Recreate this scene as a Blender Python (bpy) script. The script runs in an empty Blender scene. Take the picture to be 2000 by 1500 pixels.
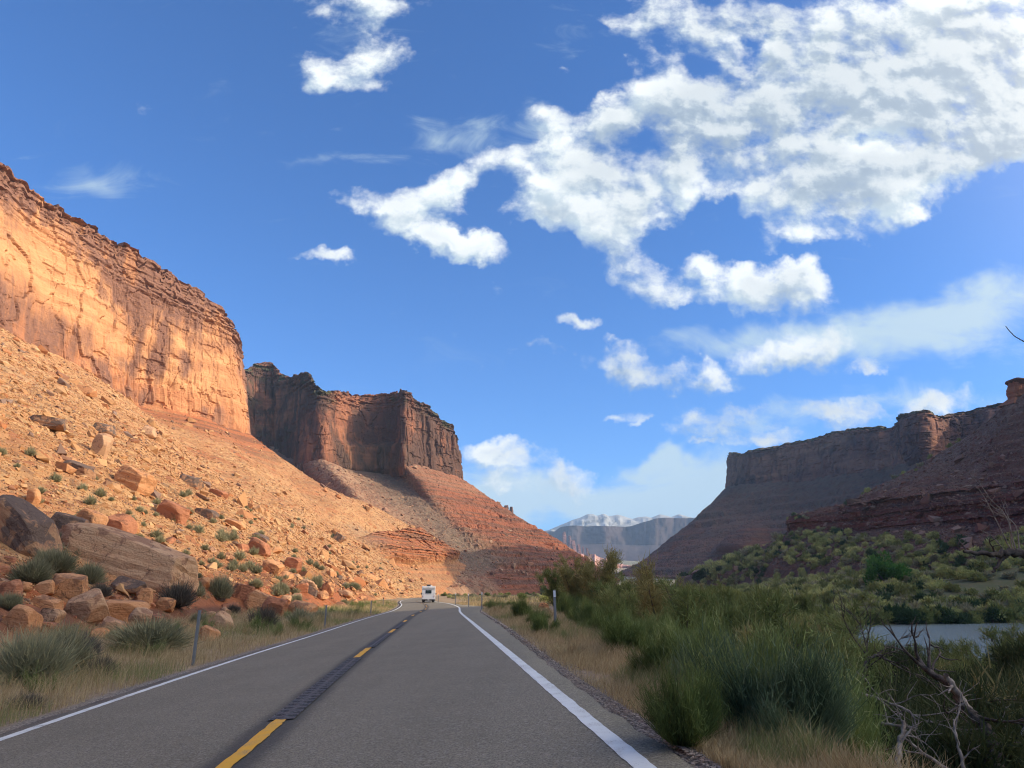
import bpy, bmesh, math, random
import numpy as np
from mathutils import Vector, Matrix

sc = bpy.context.scene
COL = sc.collection
# ------------------------------------------------------------------ camera
PITCH = math.radians(15.56)
FPX = 1444.0
cam_d = bpy.data.cameras.new('camera')
cam_d.sensor_width = 36.0
cam_d.lens = 36.0 * FPX / 2000.0
cam_d.clip_start = 0.1
cam_d.clip_end = 60000.0
cam = bpy.data.objects.new('camera', cam_d)
COL.objects.link(cam)
cam.location = (0, 0, 0)
cam.rotation_euler = (math.radians(90) + PITCH, 0, 0)
sc.camera = cam
HAZE = 0.8e-4

# ------------------------------------------------------------------ light
SUN_EL = math.radians(27.0)
SUN_AZ = math.radians(97.0)          # clockwise from +Y : the sun stands to the right, a little behind
sd = np.array([math.sin(SUN_AZ) * math.cos(SUN_EL), math.cos(SUN_AZ) * math.cos(SUN_EL), math.sin(SUN_EL)])
sun_d = bpy.data.lights.new('sun', 'SUN')
sun_d.energy = 5.0
sun_d.angle = math.radians(0.55)
sun_d.color = (1.0, 0.82, 0.60)
sun = bpy.data.objects.new('sun', sun_d)
COL.objects.link(sun)
sun.rotation_euler = Vector(sd).to_track_quat('Z', 'Y').to_euler()
sun.location = (60, -20, 80)

sc.view_settings.view_transform = 'Standard'
sc.view_settings.look = 'None'
sc.view_settings.gamma = 1.0
sc.view_settings.exposure = 0.0
sc.render.engine = 'CYCLES'
cy = sc.cycles
cy.max_bounces = 5
cy.diffuse_bounces = 2
cy.glossy_bounces = 2
cy.transmission_bounces = 2
cy.transparent_max_bounces = 8
cy.volume_bounces = 0
cy.use_adaptive_sampling = True
cy.adaptive_threshold = 0.012
cy.use_denoising = True
cy.denoising_prefilter = 'ACCURATE'
cy.filter_width = 1.1
cy.caustics_reflective = False
cy.caustics_refractive = False
cy.sample_clamp_indirect = 4.0

# ------------------------------------------------------------------ pixel <-> world helpers (2000x1500 picture, camera at the origin)
CP, SP = math.cos(PITCH), math.sin(PITCH)
def ray(px, py):
    up = 750.0 - py
    return np.array([px - 1000.0, FPX * CP - up * SP, FPX * SP + up * CP])
def PY(px, py, Y):
    r = ray(px, py); return r * (Y / r[1])
def PZ(px, py, z):
    r = ray(px, py); return r * (z / r[2])

# ------------------------------------------------------------------ numpy noise
def _h(ix, iy, iz, seed):
    n = (ix.astype(np.int64) * 374761393 + iy.astype(np.int64) * 668265263 + iz.astype(np.int64) * 2147483647 + seed * 974634777) & 0xFFFFFFFF
    n = ((n ^ (n >> 13)) * 1274126177) & 0xFFFFFFFF
    n = ((n ^ (n >> 16)) * 2246822519) & 0xFFFFFFFF
    n = n ^ (n >> 15)
    return n.astype(np.float64) / 4294967295.0
def vnoise(x, y, z=None, seed=0):
    x = np.asarray(x, float); y = np.asarray(y, float)
    z = np.zeros_like(x) if z is None else np.asarray(z, float)
    x, y, z = np.broadcast_arrays(x, y, z)
    ix, iy, iz = np.floor(x), np.floor(y), np.floor(z)
    fx, fy, fz = x - ix, y - iy, z - iz
    fx = fx*fx*fx*(fx*(fx*6-15)+10); fy = fy*fy*fy*(fy*(fy*6-15)+10); fz = fz*fz*fz*(fz*(fz*6-15)+10)
    r = 0
    for dx in (0, 1):
        for dy in (0, 1):
            for dz in (0, 1):
                w = (fx if dx else 1-fx) * (fy if dy else 1-fy) * (fz if dz else 1-fz)
                r = r + w * _h(ix+dx, iy+dy, iz+dz, seed)
    return r * 2 - 1
def fbm(x, y, z=None, o=4, seed=0, g=0.5):
    a, s, t = 1.0, 0.0, 0.0
    x = np.asarray(x, float); y = np.asarray(y, float)
    for i in range(o):
        s = s + a * vnoise(x, y, z, seed + i * 17); t += a
        a *= g; x = x * 2.03 + 5.1; y = y * 2.03 + 3.7
        if z is not None: z = np.asarray(z) * 2.03 + 1.9
    return s / t
def cell(x, y, seed=0):
    """blocky panels: constant value in jittered cells, and the distance to the nearest joint"""
    ix = np.floor(x); iy = np.floor(y)
    b1 = np.full(x.shape, 9.0); b2 = np.full(x.shape, 9.0); v = np.zeros(x.shape)
    for dx in (-1, 0, 1):
        for dy in (-1, 0, 1):
            cx = ix+dx; cy_ = iy+dy
            px = cx + _h(cx, cy_, cx*0, seed); py = cy_ + _h(cx, cy_, cx*0, seed+1)
            d = np.maximum(abs(px-x), abs(py-y)) * .6 + np.hypot(px-x, py-y) * .4
            val = _h(cx, cy_, cx*0, seed+2)
            near = d < b1
            b2 = np.where(near, b1, np.minimum(b2, d)); v = np.where(near, val, v); b1 = np.where(near, d, b1)
    return v, b2 - b1
def sstep(a, b, x):
    t = np.clip((x - a) / (b - a), 0, 1); return t*t*(3-2*t)

# ------------------------------------------------------------------ object helpers
def tag(o, label=None, cat=None, group=None, kind=None):
    if label: o['label'] = label
    if cat: o['category'] = cat
    if group: o['group'] = group
    if kind: o['kind'] = kind
    return o
def raw_mesh(name, V, F, smooth=False, mat=None, attrs=None, mats=None, midx=None):
    """V (n,3); F (m,3) or (m,4) int array"""
    me = bpy.data.meshes.new(name)
    V = np.ascontiguousarray(V, np.float32); F = np.ascontiguousarray(F, np.int32)
    k = F.shape[1]
    me.vertices.add(len(V)); me.vertices.foreach_set('co', V.ravel())
    me.loops.add(F.size); me.loops.foreach_set('vertex_index', F.ravel())
    me.polygons.add(len(F))
    me.polygons.foreach_set('loop_start', np.arange(0, F.size, k, dtype=np.int32))
    me.polygons.foreach_set('loop_total', np.full(len(F), k, np.int32))
    if smooth: me.polygons.foreach_set('use_smooth', np.ones(len(F), bool))
    else: me.polygons.foreach_set('use_smooth', np.zeros(len(F), bool))
    if mats:
        for m in mats: me.materials.append(m)
        if midx is not None: me.polygons.foreach_set('material_index', np.asarray(midx, np.int32))
    elif mat: me.materials.append(mat)
    for nm, a in (attrs or {}).items():
        at = me.attributes.new(nm, 'FLOAT', 'POINT'); at.data.foreach_set('value', np.ascontiguousarray(a, np.float32).ravel())
    me.update()
    return me
def link(name, me, parent=None, loc=None):
    o = bpy.data.objects.new(name, me); COL.objects.link(o)
    if parent: o.parent = parent
    if loc is not None: o.location = loc
    return o
def grid_faces(nu, nv, off=0):
    i = np.arange(nu-1)[:, None]; j = np.arange(nv-1)[None, :]
    a = (i*nv + j).ravel() + off
    return np.stack([a, a+nv, a+nv+1, a+1], 1)

# ------------------------------------------------------------------ node helpers
def new_mat(name):
    m = bpy.data.materials.new(name); m.use_nodes = True
    nt = m.node_tree; b = nt.nodes['Principled BSDF']; b.inputs['Specular IOR Level'].default_value = 0.25
    b.inputs['Roughness'].default_value = 0.9
    return m, nt, b
class N:
    def __init__(s, nt): s.nt = nt
    def node(s, t, **kw):
        n = s.nt.nodes.new(t)
        for k, v in kw.items(): setattr(n, k, v)
        return n
    def put(s, sock, v):
        if isinstance(v, bpy.types.NodeSocket): s.nt.links.new(v, sock)
        elif v is not None:
            if sock.type == 'RGBA' and len(v) == 3: v = (*v, 1)
            sock.default_value = v
    def math(s, op, a, b=None, c=None, clamp=False):
        n = s.node('ShaderNodeMath', operation=op, use_clamp=clamp)
        s.put(n.inputs[0], a); s.put(n.inputs[1], b); s.put(n.inputs[2], c)
        return n.outputs[0]
    def vmath(s, op, a, b=None, scale=None):
        n = s.node('ShaderNodeVectorMath', operation=op)
        s.put(n.inputs[0], a); s.put(n.inputs[1], b)
        if scale is not None: s.put(n.inputs['Scale'], scale)
        return n.outputs[0]
    def mapr(s, v, a, b, c=0.0, d=1.0, mode='SMOOTHSTEP'):
        n = s.node('ShaderNodeMapRange', interpolation_type=mode)
        s.put(n.inputs[0], v)
        for i, x in enumerate((a, b, c, d)): s.put(n.inputs[i+1], x)
        return n.outputs[0]
    def mix(s, f, a, b, mode='MIX'):
        n = s.node('ShaderNodeMix', data_type='RGBA', blend_type=mode)
        s.put(n.inputs[0], f); s.put(n.inputs[6], a); s.put(n.inputs[7], b)
        return n.outputs[2]
    dim = '3D'
    def noise(s, vec, scale, detail=4, rough=0.55, dist=0.0, out=0):
        n = s.node('ShaderNodeTexNoise', noise_dimensions=s.dim)
        s.put(n.inputs['Vector'], vec); n.inputs['Scale'].default_value = scale
        n.inputs['Detail'].default_value = detail; n.inputs['Roughness'].default_value = rough; n.inputs['Distortion'].default_value = dist
        return n.outputs[out]
    def voro(s, vec, scale, feature='F1', out='Distance', rnd=1.0):
        n = s.node('ShaderNodeTexVoronoi', feature=feature)
        s.put(n.inputs['Vector'], vec); n.inputs['Scale'].default_value = scale; n.inputs['Randomness'].default_value = rnd
        return n.outputs[out]
    def mapping(s, vec, loc=(0,0,0), rot=(0,0,0), scale=(1,1,1), t='POINT'):
        n = s.node('ShaderNodeMapping', vector_type=t)
        s.put(n.inputs[0], vec); n.inputs[1].default_value = loc; n.inputs[2].default_value = rot; n.inputs[3].default_value = scale
        return n.outputs[0]
    def attr(s, name):
        n = s.node('ShaderNodeAttribute'); n.attribute_name = name; return n.outputs['Fac']
    def pos(s): return s.node('ShaderNodeNewGeometry').outputs['Position']
    def obj(s): return s.node('ShaderNodeTexCoord').outputs['Object']
    def rnd(s): return s.node('ShaderNodeObjectInfo').outputs['Random']
    def bump(s, h, strength=0.5, dist=0.1):
        n = s.node('ShaderNodeBump'); s.put(n.inputs['Height'], h)
        n.inputs['Strength'].default_value = strength; n.inputs['Distance'].default_value = dist
        return n.outputs[0]
    def ramp(s, f, stops):
        n = s.node('ShaderNodeValToRGB'); cr = n.color_ramp
        while len(cr.elements) < len(stops): cr.elements.new(0.5)
        for e, (p, c) in zip(cr.elements, stops): e.position = p; e.color = (*c, 1)
        s.put(n.inputs[0], f); return n.outputs[0]

# ------------------------------------------------------------------ sky with clouds
world = bpy.data.worlds.new('World'); sc.world = world; world.use_nodes = True
nt = world.node_tree; nt.nodes.clear(); n = N(nt); n.dim = '2D'
out = n.node('ShaderNodeOutputWorld'); bg = n.node('ShaderNodeBackground')
sky = n.node('ShaderNodeTexSky', sky_type='NISHITA'); sky.sun_disc = False
sky.sun_elevation = SUN_EL; sky.sun_rotation = SUN_AZ; sky.altitude = 1300; sky.air_density = 1.0; sky.dust_density = 0.4; sky.ozone_density = 3.0
tc = n.node('ShaderNodeTexCoord').outputs['Generated']
sep = n.node('ShaderNodeSeparateXYZ'); n.put(sep.inputs[0], tc)
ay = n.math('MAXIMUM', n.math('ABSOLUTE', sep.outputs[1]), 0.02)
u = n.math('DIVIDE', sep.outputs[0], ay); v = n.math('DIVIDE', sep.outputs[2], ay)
cmb = n.node('ShaderNodeCombineXYZ'); n.put(cmb.inputs[0], u); n.put(cmb.inputs[1], v)
uv = cmb.outputs[0]
def to_uv(px, py):
    r = ray(px, py); return np.array([r[0]/r[1], r[2]/r[1]])
def blobs(nn, vec, lst):
    acc = None
    for (cx, cy_, rx, ry, ang, w) in lst:
        a = math.radians(ang); c = to_uv(cx, cy_)
        ax = to_uv(cx + rx*math.cos(a), cy_ - rx*math.sin(a)) - c
        ay_ = to_uv(cx + ry*math.sin(a), cy_ + ry*math.cos(a)) - c
        L = np.hypot(*ax); S = abs(ax[0]*ay_[1] - ax[1]*ay_[0]) / L
        m = nn.mapping(vec, (c[0], c[1], 0), (0, 0, math.atan2(ax[1], ax[0])), (L, S, 1), 'TEXTURE')
        g = nn.node('ShaderNodeTexGradient', gradient_type='SPHERICAL'); nn.put(g.inputs[0], m)
        acc = nn.math('MULTIPLY', g.outputs[1], w) if acc is None else nn.math('MULTIPLY_ADD', g.outputs[1], w, acc)
    return acc
CUM = [  # px, py, rx, ry, tilt, weight : the cumulus
 (1640,190,450,240,12,2.3),(1900,110,330,260,10,1.9),(1470,45,330,110,0,1.3),(1240,60,120,150,0,1.1),
 (1175,335,210,150,10,2.0),(1185,225,85,85,0,1.1),(1350,250,190,160,0,1.4),(1640,385,210,115,5,2.2),(1180,330,120,90,0,.8),
 (1860,300,220,115,25,2.1),(1230,430,120,60,25,1.15),(1080,415,140,42,-5,1.35),(1290,370,120,110,30,.6),
 (1965,210,160,120,20,1.0),(1960,310,80,30,25,.6),(1412,385,45,30,0,1.1),
 (1470,80,85,60,20,-1.6),(1375,140,70,45,0,-1.0),(1722,268,75,45,10,-1.3),(1485,262,40,26,0,-1.0),(1235,325,45,40,0,-.7),(1165,150,80,110,0,-.6),
 (1100,80,90,200,0,-.4),
 (1250,600,430,270,0,.27),(800,380,320,200,0,.2),(1265,545,105,62,-25,1.05),(1195,495,90,55,-20,.9),(1300,583,90,26,-5,.9),
 (1530,580,125,82,-8,2.0),(1480,545,60,40,0,.7),(1378,520,62,36,0,1.1),(1392,575,60,46,-10,.85),(1570,532,50,38,30,1.1),
 (1560,690,170,55,0,1.35),(1630,655,100,34,5,.9),(1695,706,55,32,0,1.2),(1310,738,160,52,-5,1.6),(1225,700,75,46,0,1.2),
 (1075,686,100,24,-12,1.35),(1112,630,52,22,0,1.1),(1182,665,30,14,0,.9),(1000,612,70,22,20,.8),
 (1100,807,65,10,-4,.9),(1210,810,85,17,8,1.15),(1262,822,45,16,15,.9),(1050,793,40,10,0,.7),
 (1480,800,160,36,0,1.2),(1400,832,110,42,5,1.2),(1600,800,190,34,3,1.0),(1500,860,180,40,0,1.1),(1780,785,260,40,4,.8),(1380,870,80,14,0,.9),(1700,830,200,40,0,.8),
 (960,882,110,34,0,1.6),(1060,905,150,42,-10,1.7),(1130,935,90,40,-20,1.4),(990,930,170,45,0,1.0),(1050,955,120,40,0,.9),
 (770,382,150,44,-8,1.25),(860,362,110,52,10,1.1),(945,322,100,50,20,1.0),(905,482,110,40,-5,1.6),(800,428,130,40,-15,1.35),(850,468,120,42,-20,1.1),
 (645,510,78,26,-8,1.5),(720,125,150,95,0,1.0),(690,20,190,80,0,1.0),(650,165,90,50,20,.8),(760,120,70,90,0,.6),(1065,235,80,70,20,.8),(1120,135,60,48,30,.75),(955,245,60,40,20,.5),
 (1420,520,60,20,0,.3),(1520,455,80,40,20,.7),(1575,465,50,26,0,.7),(1190,20,60,60,0,.2)]
WSP = [  # thin veils
 (200,365,200,55,3,.75),(600,328,260,22,3,.5),(890,275,150,55,8,.7),(1060,240,110,70,15,.5),(700,100,180,130,0,.45),(680,255,45,22,0,.5),
 (1850,620,330,110,8,1.0),(1650,650,360,70,5,.8),(1450,665,260,55,0,.6),(1950,560,170,80,15,.8),(1850,690,260,50,3,.6),
 (1800,790,330,60,4,.9),(1500,840,240,60,0,.8),(1250,897,100,26,0,.8),(1335,900,130,34,-3,.9),(1200,985,620,95,0,1.6),(1400,930,260,70,0,.8),(1000,960,230,80,0,.7),
 (1300,640,160,30,0,.35),(1100,60,160,90,0,.25),(1300,350,250,150,0,.4),(1050,300,120,90,0,.3)]
def warp(nn, vec, amt1, amt2):
    w1 = nn.vmath('SUBTRACT', nn.noise(vec, 7.0, 3, .55, 0, 1), (.5, .5, .5))
    w2 = nn.vmath('SUBTRACT', nn.noise(vec, 30.0, 3, .6, 0, 1), (.5, .5, .5))
    return nn.vmath('ADD', vec, nn.vmath('ADD', nn.vmath('SCALE', w1, scale=amt1), nn.vmath('SCALE', w2, scale=amt2)))
grp = bpy.data.node_groups.new('cumulus_density', 'ShaderNodeTree')
grp.interface.new_socket('Vector', in_out='INPUT', socket_type='NodeSocketVector')
grp.interface.new_socket('Density', in_out='OUTPUT', socket_type='NodeSocketFloat')
grp.interface.new_socket('Body', in_out='OUTPUT', socket_type='NodeSocketFloat')
g = N(grp); g.dim = '2D'; gi = g.node('NodeGroupInput'); go = g.node('NodeGroupOutput')
wv = warp(g, gi.outputs[0], .07, .03)
body = blobs(g, wv, CUM)
mp_ = g.mapping(wv, scale=(1, 1.2, 1))
vb = g.node('ShaderNodeTexVoronoi', feature='F1', voronoi_dimensions='2D', normalize=True); g.put(vb.inputs['Vector'], mp_); vb.inputs['Scale'].default_value = 13.0; vb.inputs['Detail'].default_value = 3.0; vb.inputs['Roughness'].default_value = .55
f1 = g.math('ADD', g.math('MULTIPLY', g.noise(g.mapping(gi.outputs[0], scale=(1, 1.25, 1)), 8.0, 7, .56, .0), .86), g.math('MULTIPLY_ADD', vb.outputs['Distance'], -.40, .16))
bsoft = g.math('SUBTRACT', 1.55, g.math('DIVIDE', 1.55, g.math('ADD', 1.0, g.math('MAXIMUM', body, -.3))))
dens = g.math('ADD', g.math('MULTIPLY', bsoft, 1.5), g.math('MULTIPLY_ADD', f1, 3.2, -2.28))
g.put(go.inputs[0], dens); g.put(go.inputs[1], body)
def dgroup(vec):
    q = n.node('ShaderNodeGroup'); q.node_tree = grp; n.put(q.inputs[0], vec); return q.outputs[0], q.outputs[1]
d0, b0 = dgroup(uv)
d1, b1 = dgroup(n.vmath('ADD', uv, (0.012, 0.022, 0)))
alpha = n.math('MULTIPLY', n.mapr(d0, -0.10, 0.80), .98)
wv2 = n.vmath('ADD', uv, n.vmath('SCALE', n.vmath('SUBTRACT', n.noise(uv, 5.0, 4, .6, 0, 1), (.5,.5,.5)), scale=.12))
wb = blobs(n, wv2, WSP)
wf = n.noise(n.mapping(uv, rot=(0,0,math.radians(-12)), scale=(1, 2.6, 1)), 7.0, 8, .62, .6)
walpha = n.math('MULTIPLY', n.mapr(n.math('ADD', wb, n.math('MULTIPLY_ADD', wf, 1.6, -1.0)), 0.0, 1.1), 0.78)
lit = n.mapr(n.math('SUBTRACT', d0, d1), -0.50, 0.40)
thick = n.mapr(n.math('ADD', b0, n.math('MULTIPLY_ADD', n.noise(n.vmath('ADD', uv, (.31,.17,0)), 3.6, 3, .5), 4.2, -2.1)), 0.55, 2.2)
shade = n.math('MULTIPLY', thick, n.mapr(lit, 0, 1, 1.0, .45))
ccol = n.mix(lit, (.64, .77, .86), (1.10, 1.14, 1.12))
ccol = n.mix(n.math('MULTIPLY', shade, .95), ccol, (.40, .50, .62))
# the sky itself: deepen Nishita a little towards the photograph's saturated blue
skyc = n.vmath('MULTIPLY', n.vmath('SCALE', sky.outputs[0], scale=0.15), (0.50, 0.98, 1.50))
col = n.mix(walpha, skyc, (.72, .88, .90))
col = n.mix(alpha, col, ccol)
# added warm glow round the sun, out of view right, filling the shade
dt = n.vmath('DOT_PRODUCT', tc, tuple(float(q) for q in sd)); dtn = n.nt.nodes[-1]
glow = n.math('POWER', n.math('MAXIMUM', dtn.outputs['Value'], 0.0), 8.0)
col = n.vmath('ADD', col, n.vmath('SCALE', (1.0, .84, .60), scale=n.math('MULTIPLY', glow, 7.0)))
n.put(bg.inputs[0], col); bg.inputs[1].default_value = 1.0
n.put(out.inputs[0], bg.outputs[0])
world.cycles.sampling_method = 'MANUAL'; world.cycles.sample_map_resolution = 512
#@@STAGE2
# ------------------------------------------------------------------ rock materials
def strata_mat(name, light, mid, dark, red, varn=1.0, fine=1.0, bump=.6, scale=1.0):
    """cliff sandstone: bedding, rusty panels and dark streaks of desert varnish"""
    m, nt, b = new_mat(name); n = N(nt); p = n.pos()
    zb = n.noise(n.mapping(p, scale=(.012*scale, .012*scale, .22*scale)), 1.0, 5, .6, .3)
    streak = n.noise(n.mapping(p, scale=(.11*scale, .11*scale, .016*scale)), 1.0, 6, .62, .4)
    big = n.noise(p, .022*scale, 4, .55, .6)
    grain = n.noise(p, .9*scale*fine, 5, .65)
    crack = n.voro(n.mapping(n.vmath('ADD', p, n.vmath('SCALE', n.noise(p, .12*scale, 3, .6, 0, 1), scale=6.0)), scale=(.1*scale, .1*scale, .055*scale)), 1.0, 'DISTANCE_TO_EDGE')
    c = n.mix(n.mapr(zb, .38, .62), light, mid)
    c = n.mix(n.mapr(big, .46, .62), c, mid)
    c = n.mix(n.math('MULTIPLY', n.mapr(n.attr('low'), .2, 1), n.mapr(grain, .3, .6)), c, red)
    vm = n.math('ADD', n.math('MULTIPLY', streak, .62), n.math('MULTIPLY', big, .45))
    vf = n.math('MULTIPLY', n.mapr(n.math('ADD', vm, n.math('MULTIPLY', n.attr('varnish'), .22)), .55, .74), varn)
    c = n.mix(vf, c, dark)
    c = n.mix(n.math('MULTIPLY', n.mapr(crack, 0, .015, .15, 0), n.mapr(n.noise(p, .05*scale, 3, .5), .48, .6)), c, dark)
    c = n.mix(n.mapr(grain, .35, .75, .0, .35), c, n.mix(.5, c, light))
    c = n.mix(n.mapr(n.noise(p, .35*scale, 5, .7), .55, .72, 0, .5), c, mid)
    c = n.mix(n.attr('brush'), c, (.075, .085, .045))
    n.put(b.inputs['Base Color'], c)
    hgt = n.math('ADD', n.math('MULTIPLY', n.noise(n.mapping(p, scale=(.3*scale, .3*scale, 1.1*scale)), 1.0, 6, .65), 1.0), n.math('MULTIPLY', n.mapr(crack, 0, .03, -.5, 0), n.mapr(n.noise(p, .05*scale, 3, .5), .45, .6)))
    n.put(b.inputs['Normal'], n.bump(hgt, bump, .9/scale))
    return m
def slope_mat(name, tan, pale, red, grey, dark, scale=1.0, bump=.7):
    """talus: tan rubble with fans of red clay and grey stone (point attributes red, grey)"""
    m, nt, b = new_mat(name); n = N(nt); p = n.pos()
    g1 = n.noise(p, .8*scale, 6, .7); g2 = n.noise(p, .06*scale, 5, .6, .4)
    cellv = n.voro(p, .7*scale, 'F1', 'Color'); cd = n.voro(p, .7*scale, 'F1', 'Distance')
    sepc = n.node('ShaderNodeSeparateColor'); n.put(sepc.inputs[0], cellv)
    c = n.mix(n.mapr(g2, .35, .65), tan, pale)
    c = n.mix(n.mapr(sepc.outputs[0], .55, .95, 0, .75), c, pale)
    c = n.mix(n.mapr(sepc.outputs[1], .72, .95, 0, .7), c, red)
    c = n.mix(n.mapr(sepc.outputs[2], .8, .97, 0, .6), c, dark)
    zb = n.noise(n.mapping(p, scale=(.01*scale, .01*scale, .5*scale)), 1.0, 5, .6, .3)
    rr = n.mix(n.mapr(zb, .45, .58, 0, .75), red, dark)
    c = n.mix(n.math('MULTIPLY', n.attr('red'), n.mapr(g1, .2, .55, .55, 1)), c, rr)
    c = n.mix(n.math('MULTIPLY', n.attr('grey'), n.mapr(g1, .3, .6, .5, 1)), c, grey)
    c = n.mix(n.mapr(g1, .56, .72, 0, .5), c, dark)
    sh = n.noise(p, .33*scale, 4, .75)
    c = n.mix(n.math('MULTIPLY', n.mapr(sh, .60, .66, 0, .8), n.attr('brush')), c, (.085, .095, .05))
    n.put(b.inputs['Base Color'], c)
    n.put(b.inputs['Normal'], n.bump(n.math('ADD', n.math('MULTIPLY', g1, 1.4), n.math('MULTIPLY', cd, -.8)), bump, .8/scale))
    return m

# ------------------------------------------------------------------ lofting
def cat(a, t):
    """Catmull-Rom through rows of a (k, ...) at params t in [0,k-1]"""
    k = len(a); i = np.clip(np.floor(t).astype(int), 0, k-2); f = (t - i).reshape((-1,) + (1,)*(a.ndim-1))
    p0 = a[np.maximum(i-1, 0)]; p1 = a[i]; p2 = a[i+1]; p3 = a[np.minimum(i+2, k-1)]
    return .5*((2*p1) + (p2-p0)*f + (2*p0-5*p1+4*p2-p3)*f*f + (3*p1-p0-3*p2+p3)*f**3)
def lin(a, t):
    k = len(a); i = np.clip(np.floor(t).astype(int), 0, k-2); f = (t - i).reshape((-1,) + (1,)*(a.ndim-1))
    return a[i]*(1-f) + a[i+1]*f
def resample_cols(A, step, curve=True):
    """A (rows, cols, 3): spacing of the columns follows arc length of the mean row"""
    mid = A.mean(0); L = np.r_[0, np.cumsum(np.linalg.norm(np.diff(mid, axis=0), axis=1))]
    n_ = max(8, int(L[-1] / step)); s = np.linspace(0, L[-1], n_)
    t = np.interp(s, L, np.arange(len(L)))
    f = cat if curve else lin
    return np.stack([f(A[r], t) for r in range(len(A))]), t, s
def loft(A, step, rows_n, curve=True):
    """-> P (nv, nu, 3), t column param, s arc length, w row param"""
    R, t, s = resample_cols(A, step, curve)
    w = np.concatenate([np.linspace(i, i+1, k, endpoint=False) for i, k in enumerate(rows_n)] + [[len(rows_n)]])
    P = lin(R, w)
    return P, t, s, w
def normals(P):
    du = np.gradient(P, axis=1); dv = np.gradient(P, axis=0)
    nn = np.cross(du, dv); l = np.linalg.norm(nn, axis=2, keepdims=True); l[l == 0] = 1
    return nn / l
def surf(name, P, mat, attrs, kind='structure', smooth=False):
    nv, nu = P.shape[:2]
    me = raw_mesh(name, P.reshape(-1, 3), grid_faces(nv, nu), smooth, mat, {k: a.ravel() for k, a in attrs.items()})
    return tag(link(name, me), kind=kind)
def cliff_relief(P, s, f, out_n, amp=1.0, seed=0, top=.22, pil=22., ledge=1.0, bed=3.2, joint=.35):
    """displace a wall P(nv,nu,3): f (nv,1) 0 at the foot .. 1 at the rim; out_n horizontal outward normals"""
    z = P[..., 2]; S = np.broadcast_to(s[None, :], z.shape)
    S2 = S + 6*fbm(S/40, z/30, o=3, seed=seed+3)
    j = vnoise(S2/pil, z/260., seed=seed+5); j2 = vnoise(S2/(pil*.31), z/90., seed=seed+6)
    pill = (1-np.abs(j))**2 * 2.4 - 1.2 + ((1-np.abs(j2))**2 - .5)*1.0
    v1, e1 = cell(S2/17 + .25*fbm(S/8, z/8, o=3, seed=seed+1), z/38 + .3*fbm(S/10, z/10, o=3, seed=seed+4), seed+11)
    v2, e2 = cell(S2/5.5, z/7.5, seed+12)
    groove = -.5*np.exp(-(e1/.035)**2)
    d = amp*(pill*1.0 + (v1-.5)*1.5 + (v2-.5)*.7 + groove + fbm(S/9, z/9, o=4, seed=seed+2)*.9)
    v5, e5 = cell(S2/13 + .5*fbm(S/5, z/5, o=3, seed=seed+31), z/3.0 + .4*fbm(S/6, z/6, o=2, seed=seed+37), seed+32); vk = fbm(S/45, z/18, o=3, seed=seed+33)
    d = d - amp*1.0*(v5 > .88)*sstep(-.15, .15, vk) + amp*.8*(v5 < .10)*sstep(.1, -.2, vk)
    v6, e6 = cell(S2/3.2, z/2.0, seed+34); d = d + amp*.22*(v6-.5)*sstep(-.3, .3, fbm(S/28, z/15, o=3, seed=seed+35))
    j3 = vnoise(S/9 + .35*fbm(S/6, z/25, o=3, seed=seed+41), z/140., seed=seed+40); jm = sstep(-.35, .25, fbm(S/50, z/40, o=2, seed=seed+43))
    j4 = vnoise(S/3.6, z/55., seed=seed+42)
    d = d - amp*joint*(1.9*np.exp(-(j3/.075)**2)*jm + .75*np.exp(-(j4/.14)**2)*jm)
    ft = sstep(1-top, 1-top*.45, f)
    zz = z + 1.2*fbm(S/35, z/20, o=3, seed=seed+7)
    k = np.floor(zz/bed + _h(np.floor(S/60), S*0, S*0, seed)*0)
    beds = _h(k, k*0, k*0, seed+20) - .5 + .35*(_h(np.floor(zz/(bed*.37)), k*0, k*0, seed+21)-.5)
    fr = zz/bed - np.floor(zz/bed)
    v3, e3 = cell(S/4.5 + k*7.7, zz/bed, seed+15)
    dl = amp*ledge*(beds*3.2 + (v3-.5)*2.4 - 1.5*np.exp(-(fr/.12)**2)) - f*0
    d = d*(1-.65*ft) + dl*ft - ft*amp*2.5*(f-(1-top))/top
    return P + out_n*d[..., None]
def relief_slope(P, amp=1.0, seed=0):
    nn = normals(P); 
    if nn[..., 2].mean() < 0: nn = -nn
    x, y = P[..., 0], P[..., 1]
    d = 2.2*fbm(x/38, y/38, o=3, seed=seed) + .9*fbm(x/9, y/9, o=4, seed=seed+4, g=.6)
    v, e = cell(x/3.1, y/3.1, seed+8)
    d = d + .45*(v-.5) + .25*np.minimum(e, .5)
    return P + nn*(amp*d)[..., None]
def edge_fade(P0, P1, w, lo=None, hi=None, wd=.06):
    k = np.ones_like(w)
    if lo is not None: k *= np.clip((w-lo)/wd, 0, 1)
    if hi is not None: k *= np.clip((hi-w)/wd, 0, 1)
    return P0 + (P1-P0)*k[:, None, None]

W3 = lambda *a: np.array(a, float)
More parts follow.
